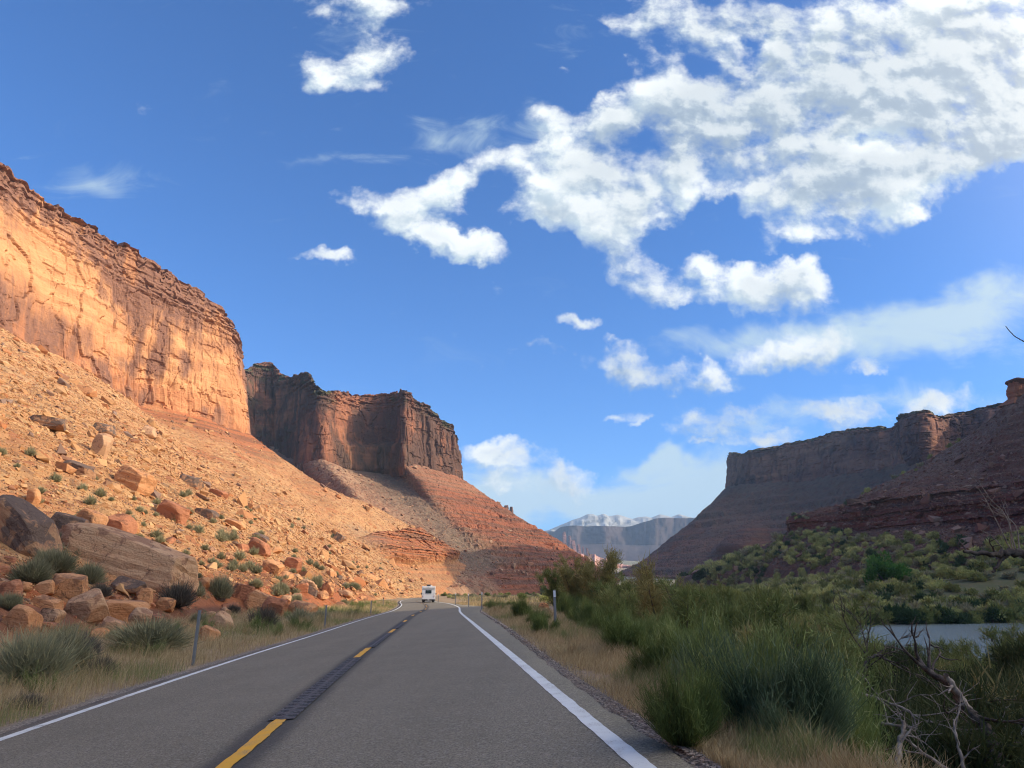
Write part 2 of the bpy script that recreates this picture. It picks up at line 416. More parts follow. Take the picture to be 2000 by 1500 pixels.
# road centreline (x at distance y), height below the eye, cross tilt
RY = np.array([-60, -20, 0, 20, 35, 57, 83, 99, 121, 148, 180, 227, 300, 400, 520])
RX = np.array([4.0, .07, -1.87, -3.85, -5.25, -7.3, -9.25, -10.95, -13.8, -18.0, -22.3, -26.6, -34, -43.5, -52])
RH = np.interp(RY, [-60, 0, 8, 20, 32, 45, 57, 69, 81, 93, 105, 118, 148, 227, 300, 520], [1.55, 1.55, 1.56, 1.58, 1.66, 1.77, 1.82, 1.88, 1.96, 2.0, 2.05, 2.1, 2.3, 2.5, 2.8, 3.1])
def smooth_interp(y, ys, xs):
    y = np.asarray(y, float); m = np.gradient(xs, ys); i = np.clip(np.searchsorted(ys, y)-1, 0, len(ys)-2)
    h = ys[i+1]-ys[i]; t = np.clip((y-ys[i])/h, 0, 1)
    return (2*t**3-3*t**2+1)*xs[i] + (t**3-2*t**2+t)*h*m[i] + (-2*t**3+3*t**2)*xs[i+1] + (t**3-t**2)*h*m[i+1]
def road_x(y): return smooth_interp(y, RY, RX)
def road_z(y): return -smooth_interp(y, RY, RH)
def road_tilt(y): return np.interp(y, [0, 55, 140], [.07, .065, .02])
SH_Y = [0, 12, 30, 55, 80, 100, 130]; SH_W = [.42, .45, .95, 1.4, 2.4, 1.0, .5]
def shoulder(y): return np.interp(y, SH_Y, SH_W)

# ------------------------------------------------------------------ left canyon wall (sunlit)
M_WALL = strata_mat('red_sandstone_wall', (.61,.32,.145), (.49,.225,.10), (.20,.10,.07), (.46,.17,.075))
M_TALUS = slope_mat('talus_rubble', (.45,.235,.10), (.55,.33,.155), (.40,.14,.06), (.24,.19,.145), (.14,.075,.05))
wallA = [  # rim, foot
 (W3(-260,-260,185), W3(-250,-260,108)), (W3(-252,-60,185), W3(-240,-60,108)), (W3(-240,140,188), W3(-232,140,110)),
 (PZ(-60,270,190), PZ(-60,612,111)), (PZ(0,312,188), PZ(0,640,111)), (PZ(75,378,187), PZ(75,682,110)), (PZ(130,412,187), PZ(150,715,108)), (PZ(200,452,186), PZ(200,745,106)),
 (PZ(260,485,186), PZ(260,790,101)), (PZ(350,537,184), PZ(350,808,101)), (PZ(400,570,182), PZ(400,822,100)), (PZ(440,598,178), PZ(448,838,99)),
 (PZ(462,640,169), PZ(474,846,98)), (PZ(473,690,163), PZ(491,853,98)), (W3(-215,520,158), W3(-202,520,97)), (W3(-260,570,165), W3(-245,575,98)), (W3(-340,640,175), W3(-330,650,100))]
rim = np.array([a for a, b in wallA]); foot = np.array([b for a, b in wallA])
back = rim + np.array([-60, 25, 4.]); 
foot_lo = foot.copy(); foot_lo[:, 2] -= 6; foot_lo[:, 0] -= 2
A = np.stack([foot_lo, foot, rim, back])
P, t, s, w = loft(A, .6, (6, 124, 14))
def horiz_out(P, r=2):
    d = np.gradient(P[r], axis=0); k = 9
    d = np.stack([np.convolve(np.pad(d[:, i], 20, 'edge'), np.ones(41)/41, 'valid') for i in range(3)], 1)
    o_ = np.stack([d[:, 1], -d[:, 0], 0*d[:, 0]], 1); o_ /= np.linalg.norm(o_, axis=1, keepdims=True)
    return o_[None]
f = np.clip((w-1), 0, 1.0)[:, None]
on = horiz_out(P, 30)
P2 = cliff_relief(P, s, np.broadcast_to(f, P.shape[:2]), on, 1.0, 3, top=.34)
up_rough = fbm(P[...,0]/7, P[...,1]/7, o=4, seed=77)*1.6
v4, _ = cell(P[...,0]/6, P[...,1]/6, 5)
P2[..., 2] += np.where(w[:, None] > 1.9, up_rough + (v4-.5)*2.6, 0)
fz = np.broadcast_to(f, P.shape[:2])
S_ = np.broadcast_to(s[None], fz.shape)
tt = np.broadcast_to(t[None], fz.shape)
low = sstep(.30, .05, fz + .12*fbm(S_/30, fz*4, o=3, seed=9)) * .8
varn = sstep(.50, .82, fz + .15*fbm(S_/25, fz*3, o=3, seed=18)) * .62 + sstep(12.2, 13.2, tt)*1.2 + sstep(4.2, 2.8, tt)*.35 + 0.6*sstep(.08, .4, fbm(S_/40, fz*3.0, o=4, seed=19)) + sstep(.5,.1,fz)*sstep(9.5,5,tt)*.5
surf('canyon_wall', P2, M_WALL, {'low': low, 'varnish': varn, 'brush': (w[:,None] > 2.02)*.35*np.ones_like(fz)})

# talus below it, down to the roadside
def toe(y, off=13.0): return W3(road_x(y)-off, y, road_z(y)+.2)
toeA = [W3(-13,-260,-1), W3(-11,-60,-1.0), toe(40), toe(95,11), toe(120,10.5), toe(150,10), toe(175,9.5), toe(200,9),
        toe(225,8.5), toe(250,8), toe(275,7.5), PY(836,1141,318), PY(748,1108,385), PY(830,1113,455), PY(908,1106,530), PY(880,1096,650), W3(-200,720,10)]
midA = []
for i in range(len(foot)):
    a, b = foot[i], toeA[i]
    m = a*.5 + b*.5; m[2] -= 3.0 if i < 10 else 2
    midA.append(m)
midA[11] = PY(640,1035,385); midA[12] = PY(650,1018,425); midA[13] = PY(676,990,465); midA[14] = PY(706,986,515); midA[15] = PY(690,990,600); 
q1 = [foot[i]*.75 + midA[i]*.25 + (foot[i]*0) for i in range(len(foot))]
hi_ = foot.copy(); hi_[:, 2] += 3; hi_[:, 0] -= 3
base0 = np.array(toeA); base0[:, 2] -= 2.5; base0[:, 0] += 3
base0[12] = PY(792,1148,365); base0[13] = PY(855,1150,420); base0[14] = PY(920,1148,480); base0[15] = PY(900,1150,600)
base0[12:16, 2] -= 9
A = np.stack([hi_, foot, np.array(midA), np.array(toeA), base0])
# extra subdivision of the long column 2..3 keeps the slope straight near the road
P, t, s, w = loft(A, .9, (3, 150, 230, 26), True)
# pull resolution toward the toe
PT1 = relief_slope(P, .8, 21)
PT1 = edge_fade(P, PT1, w, lo=.9, hi=3.7, wd=.5)
wf = np.broadcast_to(w[:, None], P.shape[:2]); tf = np.broadcast_to(t[None], P.shape[:2])
nz = fbm(P[...,0]/25, P[...,1]/25, o=4, seed=41)
oc = sstep(12.1, 12.6, tf)*sstep(14.5, 14.15, tf)*sstep(2.42, 2.5, wf + .03*nz)*sstep(2.93, 2.86, wf)
oz = PT1[...,2] + 1.0*fbm(P[...,0]/30, P[...,1]/30, o=3, seed=43); kz = np.floor(oz/1.7)
oj = np.exp(-(vnoise(tf*9, wf*2, seed=44)/.10)**2)
PT1 = PT1 + np.array([.45, -.9, 0])*(oc*(8 + 4.2*(_h(kz, kz*0, kz*0, 45)-.5) + 2.0*(cell(tf*14, oz/4, 46)[0]-.5) - 1.0*oj + 1.2*fbm(P[...,0]/4, oz/4, P[...,1]/4, o=3, seed=47)))[...,None]; PT1[...,2] += oc*3.5
d_toe = np.hypot(P[...,0]-(road_x(P[...,1])-10), 0)
red = np.clip(sstep(1.62, 1.12, wf + .25*nz)*sstep(7.5, 9.0, tf+nz)*1.0 + sstep(1.9,1.6,wf)*sstep(1.4,1.62,wf)*sstep(.1,.5,nz)*.8*sstep(7,9,tf) + sstep(.25, .6, nz)*.35, 0, 1)
red = np.maximum(red, sstep(13, 4, d_toe + 4*nz)*sstep(200,120,P[...,1]))
red = np.clip(np.maximum(red, oc*1.0 + sstep(12,12.6,tf)*sstep(2.86,2.95,wf)*.5 + sstep(11,12.5,tf)*sstep(2.15,1.7,wf)*sstep(1.35,1.6,wf)*.5), 0, 1)
grey = np.clip(sstep(.3, .7, fbm(P[...,0]/40+9, P[...,1]/40, o=4, seed=51))*.35, 0, 1)
near = sstep(150, 60, np.hypot(P[...,0], P[...,1]))
TAL1 = surf('hillside', PT1, M_TALUS, {'red': red*1.0, 'grey': grey, 'brush': .35 + .5*near})

# ------------------------------------------------------------------ second wall, set back behind the first
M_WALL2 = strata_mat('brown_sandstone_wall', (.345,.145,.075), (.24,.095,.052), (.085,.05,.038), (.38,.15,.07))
w2 = [ # rim(px,py,Y)  foot(px,py,Y)
 ((380,735,800),(400,880,760)), ((479,721,800),(470,850,765)), ((498,709,830),(500,862,770)), ((527,706,840),(528,875,770)), ((537,722,815),(540,880,768)),
 ((557,733,800),(560,892,758)), ((578,730,770),(575,900,745)), ((597,727,735),(592,906,705)), ((607,744,715),(608,902,692)), ((627,758,700),(630,898,686)),
 ((650,762,712),(652,906,694)), ((675,765,745),(676,914,712)), ((703,770,765),(712,917,732)), ((738,769,770),(745,917,738)), ((765,766,758),(772,917,728)), ((784,760,728),(788,912,702)), ((800,764,728),(803,911,704)),
 ((818,779,742),(822,914,722)), ((850,800,762),(852,920,742)), ((874,821,775),(876,926,757)), ((890,832,783),(893,932,768)), ((898,868,795),(902,937,785)),
 ((890,868,850),(898,937,840)), ((860,850,950),(880,937,940))]
rim = np.array([PY(*a) for a, b in w2]); foot = np.array([PY(*b) for a, b in w2])
back = rim + np.array([-25., 110, 6])
fl = foot.copy(); fl[:, 2] -= 8; fl[:, 1] += 3
P, t, s, w = loft(np.stack([fl, foot, rim, back]), .8, (5, 110, 26))
f = np.clip(w-1, 0, 1)[:, None]; fz = np.broadcast_to(f, P.shape[:2])
on = horiz_out(P, 30)
P2 = cliff_relief(P, s, fz, on, 1.15, 31, top=.28, pil=20, bed=3.0, joint=1.5)
tt = np.broadcast_to(t[None], fz.shape); S_ = np.broadcast_to(s[None], fz.shape)
v4, _ = cell(P[...,0]/7, P[...,1]/7, 15)
P2[..., 2] += np.where(w[:, None] > 1.9, fbm(P[...,0]/8, P[...,1]/8, o=4, seed=78)*1.8 + (v4-.5)*2.4, 0)
# the alcove: a ledge with loose rubble part way down between the two prows
led = np.exp(-((tt-13)/2.0)**2)*sstep(.36,.26,fz)
P2 += on*(led*9)[..., None]
sh2 = sstep(.15, .5, fbm(S_/14, P[...,2]/5, o=4, seed=5))
brush = sstep(.80,.90,fz)*sh2*.8 + led*.35 + (w[:,None] > 2.0)*.5 + sstep(7,5,tt)*sh2*.35
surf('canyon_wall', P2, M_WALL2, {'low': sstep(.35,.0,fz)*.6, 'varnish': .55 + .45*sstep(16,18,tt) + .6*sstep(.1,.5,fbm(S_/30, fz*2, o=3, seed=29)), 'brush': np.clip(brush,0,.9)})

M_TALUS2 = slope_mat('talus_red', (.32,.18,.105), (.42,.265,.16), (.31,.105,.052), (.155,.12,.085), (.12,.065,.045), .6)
t2 = [ # mid , low, toe
 ((470,930,690),(640,1100,560),(680,1150,520)), ((540,960,690),(680,1110,540),(700,1150,500)), ((560,965,690),(690,1112,530),(710,1150,490)), ((575,968,680),(700,1112,520),(720,1150,480)), ((590,972,680),(710,1114,520),(735,1150,470)),
 ((605,976,670),(716,1114,510),(745,1150,465)), ((622,980,655),(722,1112,500),(752,1150,460)), ((650,975,620),(735,1096,490),(762,1148,455)), ((672,975,610),(752,1092,485),(775,1147,452)), ((705,975,600),(780,1098,478),(800,1146,450)),
 ((730,985,610),(815,1100,480),(830,1146,450)), ((760,995,625),(870,1103,500),(870,1146,455)), ((800,1000,640),(915,1108,520),(900,1145,465)), ((830,1003,648),(940,1105,540),(935,1145,480)), ((850,1003,655),(960,1100,555),(960,1145,490)), ((865,1000,660),(975,1092,565),(985,1145,500)), ((885,1000,668),(1000,1090,580),(1010,1144,515)),
 ((910,1003,680),(1030,1088,600),(1035,1144,530)), ((935,1008,705),(1060,1090,620),(1070,1143,550)), ((955,1010,725),(1090,1095,650),(1105,1142,580)), ((975,1012,755),(1115,1097,690),(1140,1141,620)), ((1002,1001,800),(1120,1077,770),(1200,1132,700)),
 ((960,995,860),(1100,1090,880),(1200,1140,850)), ((930,1000,960),(1050,1100,980),(1150,1145,960))]
mid = np.array([PY(*a) for a,b,c in t2]); lw = np.array([PY(*b) for a,b,c in t2]); te = np.array([PY(*c) for a,b,c in t2])
tb = te.copy(); tb[:,2] -= 8; tb[:,1] -= 8
hh = foot.copy(); hh[:,2] += 3; hh[:,1] += 4
P, t, s, w = loft(np.stack([hh, foot, mid, lw, te, tb]), 1.2, (3, 60, 90, 60, 4))
P0 = P.copy()
P = relief_slope(P, 1.5, 61)
tt = np.broadcast_to(t[None], P.shape[:2]); ww = np.broadcast_to(w[:,None], P.shape[:2]); S_ = np.broadcast_to(s[None], P.shape[:2])
z = P[...,2]
nz = fbm(P[...,0]/40, P[...,1]/40, o=4, seed=63)
# bedded ledges: stair the slope where the red beds crop out
band = np.clip(sstep(13.5, 15.5, tt+nz)*sstep(1.3,1.8,ww)*.8 + sstep(12, 16, tt)*sstep(2.2,2.6,ww)*sstep(3.7,3.2,ww) + sstep(10.5,9,tt+.5*nz)*sstep(6,7.5,tt)*sstep(2.3,2.6,ww)*sstep(3.3,2.98,ww), 0, 1)
st = 5.0; z = z + 1.6*fbm(S_/40, z/20, o=3, seed=67); fr = (z/st) - np.floor(z/st); zq = (np.floor(z/st) + sstep(.35,.65,fr))*st
nn = np.zeros_like(P); nn[...,1] = -1; nn[...,0] = .3
P[...,2] += band*(zq - z)*.8*sstep(-.15,.25,fbm(S_/30, z/9, o=3, seed=69))
P += nn*(band*(fbm(S_/12, z/4, o=4, seed=66)*2.2 + (cell(S_/13, z/4, 68)[0]-.5)*2))[...,None]
# spur of red beds that stands out low on the slope, lit by the sun
spur = np.exp(-((tt-9.6)/2.6)**4)*sstep(2.45, 2.62, ww)*sstep(3.12, 2.98, ww)
spur = spur*0
P = edge_fade(P0, P, w, lo=.9, hi=4.3, wd=.25)
fan_pale = np.exp(-((tt-9.2-.9*(ww-1.5))/1.0)**2)
fan_grey = np.exp(-((tt-13.0-.2*(ww-1.5)+.8*nz)/1.9)**2)*sstep(3.6,3.0,ww)
redm = np.clip(.35*sstep(0,.5,nz) + band*.9 + spur + sstep(14.5,16,tt+nz)*.65 + np.exp(-((tt-6.6)/1.6)**2)*sstep(2.4,1.6,ww)*.7, 0, 1)*(1-.8*fan_grey)*(1-.6*fan_pale)
PT2 = P
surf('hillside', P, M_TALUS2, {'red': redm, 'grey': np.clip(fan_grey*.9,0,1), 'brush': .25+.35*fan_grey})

# ------------------------------------------------------------------ mesa across the river
M_MESA = strata_mat('shade_toned_mesa_wall', (.28,.135,.08), (.19,.085,.055), (.075,.042,.035), (.23,.09,.055), 1, .6, .5, .6)  # base colours lowered, part of the mesa's shade is in the colour
m3 = [ # rim, foot, mid, low, toe
 ((1420,884,1620),(1418,950,1600),(1370,1010,1600),(1250,1105,1600),(1180,1130,1560)),
 ((1440,886,1420),(1438,947,1400),(1380,996,1400),(1262,1094,1380),(1190,1132,1350)),
 ((1443,889,1330),(1441,947,1310),(1398,984,1290),(1292,1080,1240),(1216,1128,1200)),
 ((1462,879,1285),(1460,945,1265),(1440,1000,1210),(1335,1085,1120),(1300,1128,1050)),
 ((1544,864,1225),(1544,942,1195),(1520,1000,1130),(1440,1080,1000),(1420,1125,930)),
 ((1590,853,1190),(1590,938,1150),(1580,1000,1080),(1520,1080,930),(1500,1120,860)),
 ((1655,838,1110),(1655,925,1080),(1640,990,1020),(1600,1070,880),(1580,1115,800)),
 ((1715,832,1060),(1715,918,1030),(1700,980,970),(1680,1060,820),(1660,1110,750)),
 ((1735,835,1040),(1737,915,1005),(1730,975,940),(1720,1050,790),(1700,1110,720)),
 ((1760,810,980),(1765,910,940),(1760,970,890),(1770,1040,750),(1760,1100,690)),
 ((1800,805,930),(1800,902,905),(1800,960,860),(1820,1030,720),(1800,1100,660)),
 ((1832,811,930),(1840,895,905),(1850,950,850),(1880,1020,700),(1860,1090,640)),
 ((1870,803,940),(1870,890,915),(1900,940,850),(1930,1010,680),(1920,1090,620)),
 ((1910,797,930),(1905,880,905),(1950,930,830),(1980,1000,670),(1980,1085,600)),
 ((1970,782,900),(1970,870,860),(2020,920,800),(2040,1000,650),(2050,1080,580)),
 ((2150,740,860),(2150,850,820),(2150,900,760),(2150,990,640),(2160,1080,560))]
R = [np.array([PY(*c[i]) for c in m3]) for i in range(5)]
back = R[0] + np.array([110., 160, 14]); 
P, t, s, w = loft(np.stack([R[1]+np.array([4,6,-8.]), R[1], R[0], back]), 1.7, (4, 64, 30))
f = np.clip(w-1, 0, 1)[:, None]; fz = np.broadcast_to(f, P.shape[:2]); tt = np.broadcast_to(t[None], fz.shape); S_ = np.broadcast_to(s[None], fz.shape)
on = horiz_out(P, 25)
P2 = cliff_relief(P, s, fz, on, 2.0, 91, top=.2, pil=45, bed=4.5, joint=.9)
P2 += on*(np.exp(-((tt-10)/.9)**2)*18*np.clip(fz*2,0,1) + np.exp(-((tt-7.6)/.25)**2)*9*np.clip(fz*2,0,1))[...,None]
P2[..., 2] += np.where(w[:, None] > 1.9, fbm(P[...,0]/14, P[...,1]/14, o=4, seed=178)*3.5, 0)
bb = (w[:,None] > 1.95)*(.45+.5*sstep(-.1,.3,fbm(P[...,0]/9, P[...,1]/9, o=3, seed=7)))
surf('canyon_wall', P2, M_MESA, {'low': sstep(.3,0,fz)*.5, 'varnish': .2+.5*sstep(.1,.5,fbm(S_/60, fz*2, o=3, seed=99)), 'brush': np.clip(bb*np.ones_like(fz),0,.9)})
M_TALUS3 = slope_mat('shade_toned_talus', (.185,.105,.062), (.215,.13,.08), (.20,.072,.04), (.13,.09,.06), (.085,.05,.035), .35)  # talus colours lowered too, deepening its shade by colour
tb = R[4].copy(); tb[:,2] -= 14
P, t, s, w = loft(np.stack([R[1]+np.array([3,5,4.]), R[1], R[2], R[3], R[4], tb]), 2.0, (3, 40, 60, 50, 4))
P0 = P.copy(); P = relief_slope(P, 2.2, 161); z = P[...,2]; tt = np.broadcast_to(t[None], P.shape[:2]); ww = np.broadcast_to(w[:,None], P.shape[:2]); S_ = np.broadcast_to(s[None], P.shape[:2])
rib = fbm(S_/45, ww*.3, o=3, seed=12)
st = 16.; fr = (z/st + .15*rib) % 1; P[...,2] += (sstep(.3,.6,fr)-fr)*st*.55*sstep(1.1,1.6,ww)*sstep(-.1,.45,fbm(S_/120,ww*3,o=3,seed=77))
nn = np.zeros_like(P); nn[...,1] = -.8; nn[...,0] = -.6
lump = np.exp(-((tt-4.05)/.42)**4)*np.exp(-((ww-2.86)/.34)**4) ; P += nn*(lump*26 + rib*7*sstep(1,1.5,ww))[...,None]; P[...,2] += lump*9
P = edge_fade(P0, P, w, lo=.9, hi=4.6, wd=.3)
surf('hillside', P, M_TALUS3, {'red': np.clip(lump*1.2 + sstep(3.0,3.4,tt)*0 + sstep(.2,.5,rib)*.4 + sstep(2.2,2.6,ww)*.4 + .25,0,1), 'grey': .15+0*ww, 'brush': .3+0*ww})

# ------------------------------------------------------------------ near slope on the right, always in shade
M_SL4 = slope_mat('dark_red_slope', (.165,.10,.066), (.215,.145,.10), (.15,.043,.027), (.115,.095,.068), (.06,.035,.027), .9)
s4 = [ # back, ridge, ledge top, ledge foot, toe
 (W3(330,760,40), W3(230,700,22), W3(200,690,12), W3(190,688,8), W3(160,680,2)),
 (W3(330,600,50), PY(1440,1100,600), PY(1400,1112,600), PY(1385,1120,590), PY(1330,1129,580)),
 (W3(330,520,60), PY(1530,1048,500), PY(1535,1052,490), PY(1532,1062,485), PY(1430,1118,480)),
 (W3(330,500,100), PY(1600,1008,470), PY(1550,1015,455), PY(1552,1034,450), PY(1500,1110,420)),
 (W3(350,500,120), PY(1664,978,465), PY(1600,1005,438), PY(1600,1036,432), PY(1560,1108,395)),
 (W3(360,500,140), PY(1760,927,450), PY(1675,993,415), PY(1672,1034,410), PY(1640,1106,360)),
 (W3(390,500,150), PY(1820,891,440), PY(1745,976,390), PY(1745,1025,384), PY(1740,1102,330)),
 (W3(420,500,160), PY(1895,852,420), PY(1850,965,360), PY(1860,1020,352), PY(1860,1096,300)),
 (W3(450,470,170), PY(1955,800,402), PY(1935,961,340), PY(1940,1019,333), PY(1950,1091,280)),
 (W3(470,440,180), PY(2005,764,392), PY(2010,956,322), PY(2010,1016,315), PY(2020,1087,262)),
 (W3(480,400,190), W3(330,330,125), W3(262,260,48), W3(256,258,33), W3(215,215,10)),
 (W3(480,250,190), W3(345,220,130), W3(272,160,48), W3(267,158,33), W3(225,120,8)),
 (W3(480,110,190), W3(340,110,140), W3(272,80,48), W3(267,80,33), W3(225,60,8)),
 (W3(480,30,210), W3(330,25,178), W3(272,20,48), W3(267,20,33), W3(225,10,8)),  # rows out of view from here, rim height shaped to shade the road
 (W3(480,-50,215), W3(320,-60,198), W3(268,-60,48), W3(262,-60,33), W3(220,-70,8)),
 (W3(480,-400,215), W3(320,-400,198), W3(268,-400,48), W3(262,-400,33), W3(220,-400,8))]
R = [np.array([c[i] for c in s4]) for i in range(5)]
cf = [W3(600,800,60), W3(540,720,70), W3(470,630,80), W3(440,590,90), W3(410,550,100), W3(385,515,115), W3(365,485,120), W3(345,455,125), W3(335,430,128), W3(345,420,130)] + [R[0][k]*.5+R[1][k]*.5 for k in range(10, 16)]
for k, (x_, y_, z_) in enumerate([(720,860,140), (625,775,225), (540,695,272), (488,632,270), (455,587,264), (425,548,256), (400,515,250), (378,480,242), (362,450,232), (360,425,205)]): R[0][k] = (x_, y_, z_)  # unseen back cliff, added and raised to shade the slope opposite
R[0][10] = (405, 385, 170); cf[9] = W3(348,422,130); cf[10] = W3(385,372,140)
tb = R[4].copy(); tb[:,2] -= 8; tb[:,0] -= 6
P, t, s, w = loft(np.stack([R[0], np.array(cf), R[1], R[2], R[3], R[4], tb]), 1.1, (44, 30, 110, 26, 60, 4)); w = w - 1
P0 = P.copy(); P = relief_slope(P, 1.15, 261); z = P[...,2]; tt = np.broadcast_to(t[None], P.shape[:2]); ww = np.broadcast_to(w[:,None], P.shape[:2]); S_ = np.broadcast_to(s[None], P.shape[:2])
nn = np.zeros_like(P); nn[...,0] = -.85; nn[...,1] = -.5
ledb = sstep(1.88,1.97,ww)*sstep(3.12,3.0,ww)*sstep(1.6,2.4,tt)
kz = np.floor(z/2.4); P += nn*(ledb*((_h(kz,kz*0,kz*0,5)-.5)*3.2 + (cell(S_/11, z/6, 33)[0]-.5)*4.5 + fbm(S_/5, z/2, o=3, seed=35)*1.0 + 1.5))[...,None]
fr = (z/6.) % 1; P[...,2] += (sstep(.35,.6,fr)-fr)*6*.5*sstep(.2,.5,fbm(S_/50,ww,o=3,seed=36))*sstep(1,1.2,ww)
P = edge_fade(P0, P, w, hi=4.6, wd=.3)
nz = fbm(P[...,0]/18, P[...,1]/18, o=4, seed=263)
PT4 = P
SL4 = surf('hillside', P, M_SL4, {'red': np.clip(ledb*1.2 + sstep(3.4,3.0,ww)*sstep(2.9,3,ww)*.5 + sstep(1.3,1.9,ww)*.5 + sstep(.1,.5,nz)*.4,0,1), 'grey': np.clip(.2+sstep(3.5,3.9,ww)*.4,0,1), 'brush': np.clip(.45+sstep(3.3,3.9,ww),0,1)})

# ------------------------------------------------------------------ far plain, distant mesa, spires, snow-dusted range
M_FAR = strata_mat('distant_mesa_rock', (.075,.055,.055), (.06,.045,.045), (.04,.03,.035), (.085,.055,.05), .8, .2, .2, .08)  # very dark base colours stand in for the mesa's shaded face
f5 = [(820,1040),(1000,1038),(1073,1037),(1091,1036),(1093,1030),(1110,1026.5),(1130,1026.5),(1180,1029),(1223,1029),(1240,1025),(1286,1011),(1310,1010),(1356,1011),(1420,1011),(1520,1008),(1700,1000)]
Yf = [5600,5500,5400,5300,5200,5000,5000,5000,5050,5000,4900,4900,4900,4900,4800,4700]
rim = np.array([PY(a,b,y) for (a,b),y in zip(f5,Yf)]); foot = np.array([PY(a, 1064, y-120) for (a,b),y in zip(f5,Yf)]); toe5 = np.array([PY(a, 1096, y-900) for (a,b),y in zip(f5,Yf)])
P, t, s, w = loft(np.stack([toe5-np.array([0,60,30.]), toe5, foot, rim, rim+np.array([0,700,20.])]), 9, (2, 30, 40, 8), False)
S_ = np.broadcast_to(s[None], P.shape[:2]); ww = np.broadcast_to(w[:,None], P.shape[:2])
P[...,1] += fbm(S_/230, ww*.4, o=5, seed=400)*110*sstep(1,2,ww) + (1-abs(vnoise(S_/90, ww*.3, seed=401)))**2*14 - 7
P[...,2] += fbm(S_/220, ww*1.5, o=4, seed=402)*14*sstep(.9,1.3,ww)*sstep(2.2,1.8,ww) + np.where(ww>=3, fbm(S_/60, ww, o=3, seed=403)*3, 0)
surf('distant_mesa', P, M_FAR, {'low': 0*ww, 'varnish': 0*ww, 'brush': 0*ww})

M_MT, nt_, b_ = new_mat('mountain_rock'); n = N(nt_); p = n.pos(); sepz = n.node('ShaderNodeSeparateXYZ'); n.put(sepz.inputs[0], p)
sn = n.math('ADD', n.math('MULTIPLY', sepz.outputs[2], 1/800.), n.math('MULTIPLY_ADD', n.noise(p, .004, 6, .65), 1.6, -.8))
n.put(b_.inputs['Base Color'], n.mix(n.mapr(sn, .45, .95), (.20,.20,.17), (.36,.37,.35)))
ms = [(1000,1052),(1040,1044),(1068,1036),(1092,1026),(1118,1016),(1135,1010),(1148,1004),(1159,1005),(1166,1008),(1178,1003),(1190,1008),(1208,1005),(1226,1011),(1236,1013),(1246,1010),(1260,1008),(1272,1011),(1290,1004),(1310,1010),(1326,1004),(1344,1010),(1370,1012),(1450,1014),(1600,1016)]
MD = 7600.
rim = np.array([PY(a,b,MD) for a,b in ms]); toe6 = np.array([PY(a,1080,MD-1700) for a,b in ms])
P, t, s, w = loft(np.stack([toe6, rim, rim+np.array([0,1200,-460.])]), 16, (90, 20), False)
S_ = np.broadcast_to(s[None], P.shape[:2]); ww = np.broadcast_to(w[:,None], P.shape[:2])
rg = 1-abs(vnoise(S_/340 + .5*ww, ww*1.1+.3*vnoise(S_/260,ww*2,seed=3), seed=500)); rg2 = 1-abs(vnoise(S_/140-.4*ww, ww*2.5, seed=501))
fd = sstep(1.0,.8,ww)*sstep(0,.2,ww)
P[...,1] -= (rg*600 + rg2*170 - 400)*fd; P[...,2] += fbm(S_/60, ww*6, o=4, seed=502)*26*(.2+.8*fd)
surf('mountains', P, M_MT, {})

# pale floor of the far valley and the pink badlands on it
M_HAZE = bpy.data.materials.new('air_haze'); M_HAZE.use_nodes = True; hn = M_HAZE.node_tree; hn.nodes.clear()
ho = hn.nodes.new('ShaderNodeOutputMaterial'); hv_ = hn.nodes.new('ShaderNodeVolumePrincipled'); hv_.inputs['Color'].default_value = (.52, .73, .98, 1); hv_.inputs['Density'].default_value = HAZE; hv_.inputs['Anisotropy'].default_value = .0
hn.links.new(hv_.outputs[0], ho.inputs['Volume'])
hb = np.array([[x, y, z] for x in (-9000, 9000) for y in (-600, 10500) for z in (-16, 860)], float)
hz = link('haze', raw_mesh('haze', hb, np.array([[0,1,3,2],[4,6,7,5],[0,4,5,1],[2,3,7,6],[0,2,6,4],[1,5,7,3]]), False, M_HAZE)); tag(hz, 'pale blue haze filling the air between the canyon and the far mountains', 'haze', None, 'stuff')
M_PLAIN = slope_mat('valley_floor', (.33,.27,.18), (.38,.32,.22), (.36,.21,.15), (.22,.22,.14), (.20,.16,.11), .05, .2)
rows = [np.array([PY(a, y_, Y_) for a in np.linspace(900, 1500, 12)]) for y_, Y_ in ((1150,700),(1128,1100),(1113,1900),(1103,3000),(1096,4300))]
P, t, s, w = loft(np.stack(rows), 14, (20, 30, 30, 20), False)
ww = np.broadcast_to(w[:,None], P.shape[:2])
P[...,2] += fbm(P[...,0]/120, P[...,1]/120, o=4, seed=510)*3*ww
surf('valley_floor', P, M_PLAIN, {'red': np.clip(fbm(P[...,0]/300, P[...,1]/300, o=3, seed=511)*1.2,0,1), 'grey': sstep(2.2,3,ww)+sstep(1.4,.8,ww), 'brush': .6+sstep(1.4,.8,ww)*.4})
M_PINK = strata_mat('pink_badland_rock', (.52,.32,.25), (.45,.24,.18), (.25,.12,.10), (.45,.22,.16), .6, .3, .5, .15)
bl = [(1120,1080),(1147,1083),(1160,1085),(1170,1090),(1178,1095),(1184,1088),(1190,1097),(1202,1101),(1215,1104),(1230,1105)]
rim = np.array([PY(a,b,2500) for a,b in bl]); ft = np.array([PY(a,1106,2300) for a,b in bl])
P, t, s, w = loft(np.stack([ft-np.array([0,0,20.]), ft, rim, rim+np.array([0,260,-30.])]), 4, (2, 40, 10), False)
S_ = np.broadcast_to(s[None], P.shape[:2]); ww = np.broadcast_to(w[:,None], P.shape[:2])
P[...,1] += (1-abs(vnoise(S_/26, ww*.5, seed=520)))**2*-50 + fbm(S_/12, ww, o=3, seed=521)*14
P[...,2] += fbm(S_/20, ww*3, o=4, seed=522)*7*sstep(1,1.4,ww)
